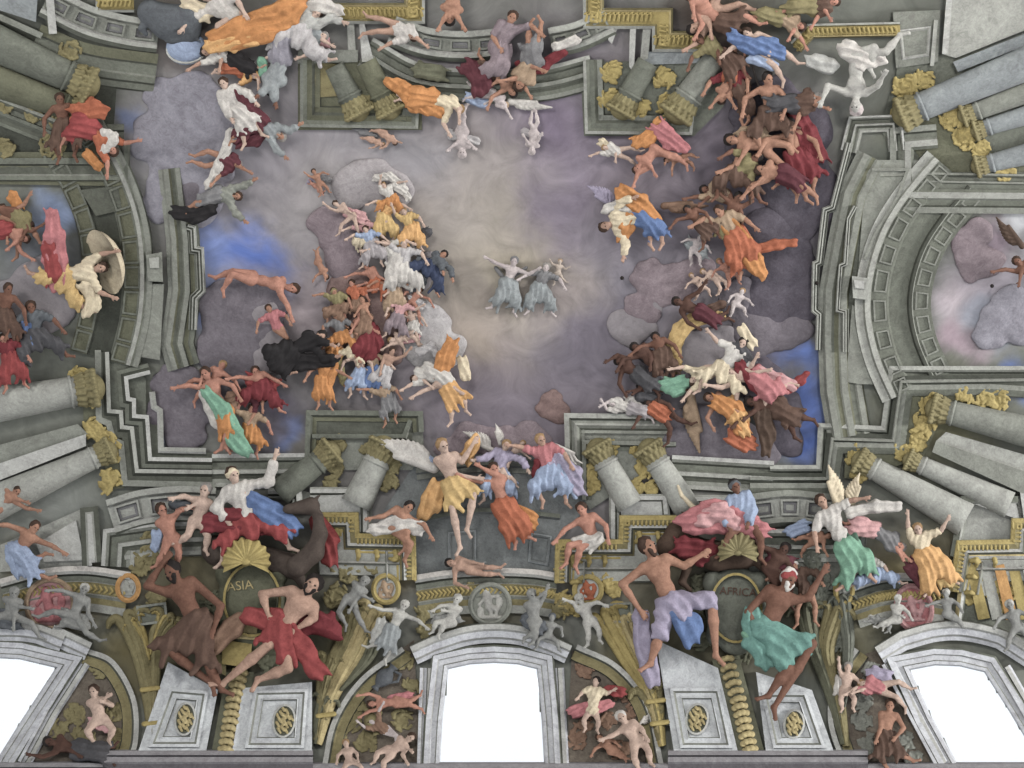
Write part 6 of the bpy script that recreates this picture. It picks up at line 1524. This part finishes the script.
# --- brown armoured group, upper right
brownies = [
    ('curly head nude bending below the long gilded cornice', (694, 28), (716, 8), ((120, 150), (20, 80)), ((340, 20), (300, 350)), 'skin', 'hairk', [], 11),
    ('orange armed nude with arm bent over the stepped gilded cornice', (692, -2), (722, 22), ((60, 120), (160, 80)), ((30, 60), (350, 30)), 'skinr', 'hairb', [('skirt', 'brown', .8)], 12),
    ('shadow faced warrior with ochre sleeve below the gilded cornice', (700, 40), (724, 56), ((150, 110), (60, 80)), ((60, 90), (30, 70)), 'skind', 'hairb', [('tunic', 'ochre'), ('skirt', 'brown', 1.1)], 9),
    ('warrior with bright blue cloth across the back', (748, 34), (764, 52), ((170, 140), (20, 100)), ((40, 60), (10, 40)), 'skinp', 'hairb', [('drape', 'blue', [(732, 36, 6), (748, 46, 8), (770, 46, 9), (782, 54, 6)], 8), ('drape', 'bluelt', [(752, 58, 6), (772, 64, 6)], 4)], 10),
    ('rust clad warrior seated high against the dark cloud', (726, 66), (740, 88), ((160, 120), (40, 90)), ((50, 90), (80, 110)), 'skint', 'hairb', [('tunic', 'crimson'), ('skirt', 'brown', 1.2)], 10),
    ('upside down brown man with white cuffs clutching the grey shaft', (722, 98), (730, 78), ((170, 130), (30, 60)), ((250, 290), (300, 270)), 'skint', 'hairb', [('skirt', 'orangered', .8)], 9),
    ('sturdy bare backed fighter gripping a long pole', (768, 80), (770, 112), ((150, 100), (50, 110)), ((120, 70), (50, 80)), 'skint', 'hairk', [('skirt', 'brown', .9)], 13),
    ('grey bearded fighter in dark cap gazing at the stone giant', (816, 98), (794, 104), ((60, 20), (150, 110)), ((170, 130), (190, 150)), 'skint', 'hairg', [('tunic', 'brown'), ('skirt', 'greydk', 1.0)], 10),
    ('fighter in wine red cloak falling with spread legs', (790, 126), (796, 156), ((170, 120), (30, 70)), ((100, 60), (50, 95)), 'skint', 'hairk', [('skirt', 'crimson', 1.0, 1.1), ('drape', 'crimson', [(796, 116, 9), (806, 136, 11), (818, 158, 9)], 0)], 13),
    ('broad ochre backed giant crawling below the pole bearer', (732, 140), (766, 146), ((110, 160), (80, 120)), ((40, 100), (10, 60)), 'skint', 'hairk', [('drape', 'tan', [(744, 136, 9), (764, 132, 10)])], 13),
    ('olive clad fighter twisting beneath the ochre backed giant', (756, 158), (736, 172), ((200, 150), (110, 80)), ((140, 100), (40, 60)), 'skind', 'hairk', [('tunic', 'ochre'), ('skirt', 'brown', 1.2)], 10),
    ('falling nude stretching a thin leg into the violet cloud', (762, 170), (784, 174), ((160, 130), (110, 140)), ((20, 40), (40, 70)), 'skint', 'hairb', [('skirt', 'maroon', .7)], 11),
    ('dark haired climber beside the pale grey wing', (706, 190), (726, 196), ((190, 170), (110, 140)), ((30, 80), (60, 100)), 'skind', 'hairk', [('tunic', 'tan')], 9),
    ('brown climber with face hidden by a raised arm', (738, 198), (728, 218), ((220, 280), (330, 250)), ((100, 60), (60, 90)), 'skind', 'hairk', [('skirt', 'ochre', 1.0)], 9),
    ('climber wrapped in flame orange drapery', (720, 212), (736, 236), ((200, 150), (20, 40)), ((90, 60), (50, 90)), 'skint', 'hairb', [('tunic', 'tan'), ('skirt', 'orangered', 1.5, 1.3), ('drape', 'orange', [(728, 222, 8), (742, 244, 11), (756, 264, 9), (762, 274, 5)], 4), ('drape', 'orangered', [(756, 250, 5), (776, 244, 5), (794, 242, 3)])], 10.5),
    ('small bronze figure low on the shaded cloud edge', (688, 210), (700, 222), ((170, 130), (20, 60)), ((60, 100), (30, 60)), 'skind', 'hairk', [('skirt', 'brown', 1.0)], 7),
]
for k, (lab, h, p, arms, legs, sk, hr, cl, S) in enumerate(brownies):
    fig(lab, h, p, arms, legs, sk, hr, 10 + (k % 4) * 3, S=S, cloth=cl, face=((k * 61) % 360, .55), beard=('bearded' in lab))
t = thing('pole', 'long thin dark pole crossing the brown armoured group', 'pole', (757, 90, 0))
S = Solid(.6, .3); S.cap((750, 58, 26), (768, 118, 26), 1.2); solid('shaft', S, 'hairk', t)
S = Solid(.5, .3); S.cap((750, 58, 26), (747, 49, 26), 2.0, .4); solid('spearhead', S, 'slate', t)
fig('white stone giant falling head down with one arm stretched', (856, 106), (856, 56), ((330, 300, .6, .6), (200, 110)), ((350, 310), (340, 100)), 'stonelt', 'ghost', 20, S=15, face=(120, .5), cloth=[('drape', 'white', [(846, 48, 9), (862, 60, 10), (880, 58, 7)], 4), ('drape', 'pale', [(812, 60, 6), (830, 66, 8)], 0)])
fig('pinkish arm and cloth trailing under the short gilded cornice', (800, 26), (780, 18), ((100, 120), (40, 60)), ((190, 160), (200, 170)), 'skinr', 'hairb', 12, S=8, cloth=[('skirt', 'ochre', 1.2), ('tunic', 'tan')])
fig('olive and tan clad man crouching at the top edge near the short gilded cornice', (834, 2), (812, 6), ((100, 60), (150, 120)), ((170, 150), (190, 160)), 'skinr', 'hairb', 14, S=9, cloth=[('skirt', 'ochre', 1.3, 1.2), ('tunic', 'brown')])
# --- lower right sky group
fig('black skinned flyer with spread arms above the yellow scarf', (678, 302), (700, 312), ((60, 30), (330, 305)), ((20, 350), (40, 330)), 'skinb', 'hairk', 16, S=9, face=(200, .4), cloth=[('skirt', 'maroon', .9), ('drape', 'brown', [(704, 312, 5), (722, 304, 4)])])
t = thing('scarf', 'yellow scarf curving in a wide arc over the grey cloud hollow', 'scarf', (680, 345, 0))
drape(t, 'yellow', [(720, 316, 5), (696, 318, 7), (680, 330, 8), (672, 350, 8), (676, 368, 6)], 10, 12, 'cloth')
for (lab, h, p, arms, legs, cl, S) in [
    ('dark demon with horned brow at the edge of the pale puff', (620, 362), (638, 374), ((100, 60), (200, 150)), ((20, 60), (60, 20)), [('skirt', 'greydk', 1.0)], 9),
    ('dark demon crouching in the middle of the huddle', (636, 348), (650, 358), ((170, 120), (60, 90)), ((40, 90), (70, 110)), [('drape', 'black', [(642, 352, 7), (656, 362, 8)])], 9),
    ('brown demon squeezed behind the yellow scarf', (656, 338), (662, 352), ((170, 140), (30, 60)), ((100, 70), (60, 90)), [('skirt', 'brown', 1.2)], 8)]:
    fig(lab, h, p, arms, legs, 'skinb' if 'dark' in lab else 'skind', 'hairk', 12, S=S, cloth=cl)
fig('long tailed dark demon stretched below the huddle', (642, 386), (664, 384), ((190, 170), (120, 150)), ((10, 330), (30, 10)), 'skinb', 'hairk', 10, S=7)
fig('pale woman bending down with mint cloth under her arm', (694, 380), (708, 372), ((150, 130), (200, 170)), ((330, 300), (350, 20)), 'skinp', 'hairb', 14, S=9, face=(180, .5), cloth=[('drape', 'green', [(664, 384, 7), (676, 388, 9), (684, 380, 6)], 2), ('tunic', 'cream')])
fig('lime sleeved bearer with arm flung across the hollow cloud', (742, 344), (724, 368), ((200, 230), (60, 300)), ((150, 110), (60, 90)), 'skinp', 'hairk', 16, S=10, cloth=[('tunic', 'white'), ('skirt', 'cream', 1.0), ('drape', 'greydk', [(738, 346, 5), (750, 362, 6), (744, 374, 4)], 4), ('drape', 'cream', [(742, 330, 5), (752, 344, 6)], 2)])
fig('woman in raspberry striped mantle reaching to the blue gap', (730, 372), (756, 378), ((160, 190), (30, 350)), ((20, 340), (60, 100)), 'skinp', 'hairb', 16, S=11, cloth=[('skirt', 'rose', 1.2, 1.2), ('drape', 'crimson', [(740, 366, 6), (756, 384, 8)], 6), ('drape', 'pink', [(760, 372, 6), (778, 380, 7), (792, 386, 5)], 2), ('drape', 'red', [(790, 388, 5), (800, 380, 4), (806, 374, 2)])])
fig('dark limbed giant plunging with one straight black leg', (752, 402), (778, 408), ((170, 130), (110, 140)), ((10, 15), (60, 70)), 'skinb', 'hairk', 14, S=12, cloth=[('skirt', 'brown', .9, 1.2), ('drape', 'fur', [(762, 414, 9), (768, 432, 8), (766, 452, 4)], 4)])
fig('bowed bearer with bright orange and gold hanging drapery', (710, 398), (730, 406), ((120, 60), (60, 30)), ((30, 100), (80, 110)), 'skint', 'hairb', 14, S=9, cloth=[('skirt', 'orangelt', 1.1, 1.2), ('drape', 'orange', [(716, 402, 7), (734, 410, 10), (742, 428, 8)], 6), ('drape', 'orangelt', [(736, 416, 6), (744, 432, 6)], 8), ('drape', 'orangered', [(732, 436, 8), (748, 444, 9)], 4)])
fig('brown wrinkled figure rolled up under the mint cloth', (650, 404), (664, 412), ((160, 120), (20, 60)), ((60, 100), (40, 20)), 'skinb', 'hairk', 10, S=8, cloth=[('drape', 'orangered', [(652, 408, 7), (664, 414, 9)], 4), ('drape', 'greydk', [(640, 394, 8), (652, 398, 8)])])
fig('white sleeved child reaching on top of the pale stone block', (612, 404), (630, 408), ((190, 240), (170, 150)), ((10, 30), (20, 350)), 'ghost', 'hairg', 10, S=6.5, cloth=[('tunic', 'white'), ('skirt', 'cloudlt', 1.2), ('drape', 'white', [(628, 400, 5), (640, 408, 4)])])
t = thing('wing_fan', 'cream striped wing hanging down to the moulded ledge', 'wing', (700, 430, 0))
wing(t, (690, 396), (702, 452), 14, 'tan', 8)
for k, (lab, h, p, sk, S) in enumerate([('pale blushing cherub asleep beside the orange climber', (704, 272), (718, 280), 'skinp', 6.5), ('cherub with ash rose back beneath the flame drapery', (720, 262), (730, 274), 'skinr', 6.5), ('faint cherub resting against the grey hollow cloud', (742, 292), (736, 304), 'ghost', 6.5), ('fair cherub nestled over the black skinned flyer', (692, 276), (702, 288), 'skinp', 5.5)]):
    fig(lab, h, p, ((160, 120), (20, 50)), ((60 + 20 * k, 110), (30, 80)), sk, 'hairy', 8, child=True, S=S)
# --- violet arch and frame edge
fig('dark winged figure flying in from the frame edge in the violet arch', (1018, 262), (1034, 276), ((190, 170), (120, 100)), ((20, 40), (30, 60)), 'skind', 'hairb', 14, S=9, wings=[((1022, 246), (998, 216), -12, 'fur')], cloth=[('skirt', 'brown', 1.1)])
# --- top left
fig('rider in a great billowing orange cloak', (206, -4), (236, 18), ((160, 130), (20, 60)), ((40, 10), (150, 100)), 'skinp', 'hairb', 16, S=14, cloth=[('drape', 'orange', [(214, 38, 9), (238, 34, 15), (262, 26, 16), (288, 12, 13), (300, 2, 8)], 8), ('drape', 'orangelt', [(210, 46, 6), (232, 44, 7), (258, 38, 6)], 10), ('tunic', 'white'), ('drape', 'cream', [(188, 4, 8), (206, 14, 9)], 4)])
beast('slate grey horse head down beside the blue globe', 'horse', 'horse', [(150, 12, 13), (168, 22, 17), (186, 20, 16)], [[(150, 16), (142, 28), (146, 34)]], [(186, 22, 13), (190, 32, 11)], [(188, 34, 9), (172, 38, 6)], 'slate', 17, z=10)
t = thing('globe', 'blue globe with a pale rim held under the grey horse', 'globe', (186, 50, 0))
S = Solid(.9, .5); S.ell((186, 48, 12), (20, 17, 15)); solid('sphere', S, 'bluelt', t)
S = Solid(.6, .4)
for i in range(24):
    a, b = i / 24 * 2 * math.pi, (i + 1) / 24 * 2 * math.pi
    S.cap((186 + 19 * math.cos(a), 50 + 13 * math.sin(a), 15 + 6 * math.sin(a)), (186 + 19 * math.cos(b), 50 + 13 * math.sin(b), 15 + 6 * math.sin(b)), 1.2)
solid('meridian_ring', S, 'pale', t)
fig('dark clad bearer stooping beside the blue globe', (206, 52), (232, 58), ((170, 150), (60, 100)), ((20, 40), (40, 10)), 'skin', 'hairk', 14, S=9, cloth=[('tunic', 'white'), ('skirt', 'black', 1.2, 1.1)])
fig('swathed white figures companion leaning back at the top edge', (316, 14), (300, 30), ((200, 160), (330, 20)), ((150, 110), (60, 30)), 'skinp', 'hairb', 14, S=11, cloth=[('sleeved', 'pale'), ('skirt', 'cloudw', 1.4, 1.3), ('drape', 'white', [(300, -2, 8), (320, 4, 8), (338, 12, 6)], 4)])
fig('figure with flower wreath in pale grey green under the white companion', (322, 36), (300, 36), ((60, 30), (120, 160)), ((190, 170), (200, 150)), 'skinp', 'hairg', 12, S=9, cloth=[('tunic', 'bluegrey'), ('skirt', 'grey', 1.0), ('drape', 'pink', [(306, 40, 5), (326, 42, 5)])])
fig('blue grey clad man diving below the orange cloak', (272, 88), (280, 58), ((160, 140), (60, 80)), ((250, 280), (300, 330)), 'skind', 'hairk', 14, S=11, cloth=[('sleeved', 'bluegrey'), ('skirt', 'cloudb', 1.0, 1.1), ('drape', 'green', [(262, 62, 4), (264, 74, 4)])])
fig('kneeling child in orange and cream under the orange cloak', (254, 76), (242, 70), ((60, 90), (150, 160)), ((180, 150), (200, 170)), 'skinp', 'hairb', 12, S=7, cloth=[('tunic', 'orangelt'), ('skirt', 'orangered', 1.2)])
fig('red haired woman in white sleeve and maroon scarf looking down', (224, 84), (236, 110), ((70, 60), (20, 50)), ((60, 80), (40, 60)), 'skinp', 'hairb', 16, S=10, face=(200, .5), cloth=[('sleeved', 'white'), ('skirt', 'white', .9, 1.1), ('drape', 'maroon', [(234, 92, 4), (250, 108, 7), (262, 122, 7)], 4)])
fig('bearded elder in maroon and grey leaning out over the white sky', (280, 136), (260, 124), ((20, 330), (60, 40)), ((150, 130), (170, 140)), 'skint', 'hairg', 14, S=9, beard=True, cloth=[('sleeved', 'bluegrey'), ('skirt', 'maroon', 1.3), ('drape', 'maroon', [(238, 144, 4), (256, 140, 6), (266, 130, 5)])])
fig('white haired saint in white scarf under the maroon scarf woman', (236, 164), (222, 160), ((60, 30), (150, 130)), ((200, 160), (170, 200)), 'skint', 'hairg', 12, S=8, cloth=[('drape', 'white', [(230, 132, 4), (226, 150, 5), (218, 168, 5), (208, 186, 4)], 4), ('tunic', 'maroon')])
fig('hermit in grey green tunic with long black skirt', (236, 196), (218, 194), ((350, 330), (60, 40)), ((150, 130), (170, 150)), 'skint', 'hairb', 14, S=9, face=(20, .5), beard=True, cloth=[('sleeved', 'mid'), ('skirt', 'grey', .8), ('drape', 'black', [(176, 212, 6), (194, 216, 8), (210, 208, 8)], 2)])
fig('seated figure in burnt orange tunic with white sleeve against the ochre bracket', (112, 150), (92, 130), ((20, 350), (60, 90)), ((210, 110), (180, 130)), 'skinr', 'hairb', 16, S=10, cloth=[('tunic', 'orangered'), ('skirt', 'red', 1.1, 1.1), ('drape', 'orangered', [(76, 112, 8), (90, 108, 10), (102, 112, 7)], 4), ('drape', 'white', [(104, 132, 4), (116, 138, 5), (104, 150, 4)], 6), ('drape', 'orange', [(88, 154, 5), (98, 166, 5)], 2)])
fig('dark brown man sitting behind the burnt orange tunic', (60, 100), (64, 124), ((130, 90), (60, 40)), ((110, 70), (60, 100)), 'skind', 'hairb', 12, S=10, cloth=[('skirt', 'brown', 1.0)])
# --- parasol arch
fig('woman in long rose robe and cream skirt holding the pale parasol disc', (100, 268), (66, 276), ((330, 350), (60, 20)), ((160, 200), (70, 40)), 'skin', 'hairb', 16, S=11, face=(20, .5), cloth=[('tunic', 'cream'), ('skirt', 'yellow', 1.2, 1.1), ('drape', 'rose', [(52, 214, 6), (54, 236, 10), (54, 256, 12), (58, 284, 9)], 6), ('drape', 'red', [(48, 248, 6), (54, 276, 8)], 10), ('drape', 'cream', [(84, 286, 6), (96, 304, 7), (86, 312, 5)], 4)])
t = thing('parasol', 'pale parasol disc held out toward the coffered arch', 'parasol', (108, 265, 0))
V = []; F = []; k = 32
axis = U((1, -.38)); 
for (u, r) in ((0, 34), (4, 31), (9, 24), (13, 14), (15, 1)):
    for j in range(k):
        th = 2 * math.pi * j / k
        V.append((104 + axis[0] * (u + r * .42 * math.sin(th)) - axis[1] * r * math.cos(th) * .98, 262 + axis[1] * (u + r * .42 * math.sin(th)) + axis[0] * r * math.cos(th), 16 + r * .5 * math.sin(th) + 1.0 * math.cos(8 * th) * (r > 10)))
for i in range(4):
    for j in range(k): F.append([i * k + j, i * k + (j + 1) % k, (i + 1) * k + (j + 1) % k, (i + 1) * k + j])
F.append([j for j in range(k)]); mesh('canopy', V, F, 'cream', t, smooth=True)
S = Solid(.6, .3); S.cap((84, 270, 14), (104, 262, 16), 1.1); solid('handle', S, 'hairb', t)
for k, (lab, h, p, arms, legs, sk, cl, S) in enumerate([
    ('bare brown figure at the frame edge beneath the dim beam', (4, 210), (14, 226), ((60, 90), (330, 300)), ((60, 100), (20, 60)), 'skint', [('drape', 'orange', [(12, 196, 5), (18, 206, 5)])], 9),
    ('crouching brown figure with dark curls next to the rose robe', (28, 224), (14, 214), ((90, 120), (20, 330)), ((190, 150), (210, 170)), 'skind', [('tunic', 'ochre')], 9),
    ('red clad figure tipping out of the frame edge', (24, 238), (6, 230), ((110, 140), (60, 30)), ((190, 160), (170, 200)), 'skinr', [('skirt', 'red', 1.0)], 9),
    ('blue sashed kneeler in dark skirt on the stone ledge', (31, 308), (34, 334), ((150, 110), (20, 50)), ((110, 80), (30, 45)), 'skind', [('tunic', 'slate'), ('skirt', 'greydk', 1.4, 1.1), ('drape', 'blue', [(28, 326, 5), (32, 344, 6)], 6)], 10.5),
    ('brown bearded onlooker at the frame edge over the kneeler', (8, 290), (4, 314), ((170, 120), (50, 80)), ((110, 80), (60, 90)), 'skind', [('skirt', 'brown', 1.0)], 10),
    ('red cloaked stooping figure beside the blue sashed kneeler', (4, 340), (10, 356), ((160, 120), (30, 60)), ((100, 80), (60, 80)), 'skinr', [('skirt', 'red', 1.4), ('tunic', 'crimson')], 9)]):
    fig(lab, h, p, arms, legs, sk, 'hairb', 10 + 2 * k, S=S, cloth=cl, face=((k * 90) % 360, .5))
# small fixing hooks of the old lamps, black dots in the photograph
for k, (lab, x, y) in enumerate([('small black iron hook dot beside the round lavender cloud', 622, 278), ('small black iron hook dot on the entablature edge of the violet arch', 817, 283), ('small black iron hook dot inside the violet arch', 992, 286)]):
    t = thing('iron_hook', lab, 'hook', (x, y, 0))
    S = Solid(.3, .5); S.ell((x, y, 14), (2, 2, 2.4)); S.cap((x, y, 2), (x, y, 14), .8); solid('knob', S, 'hairk', t)
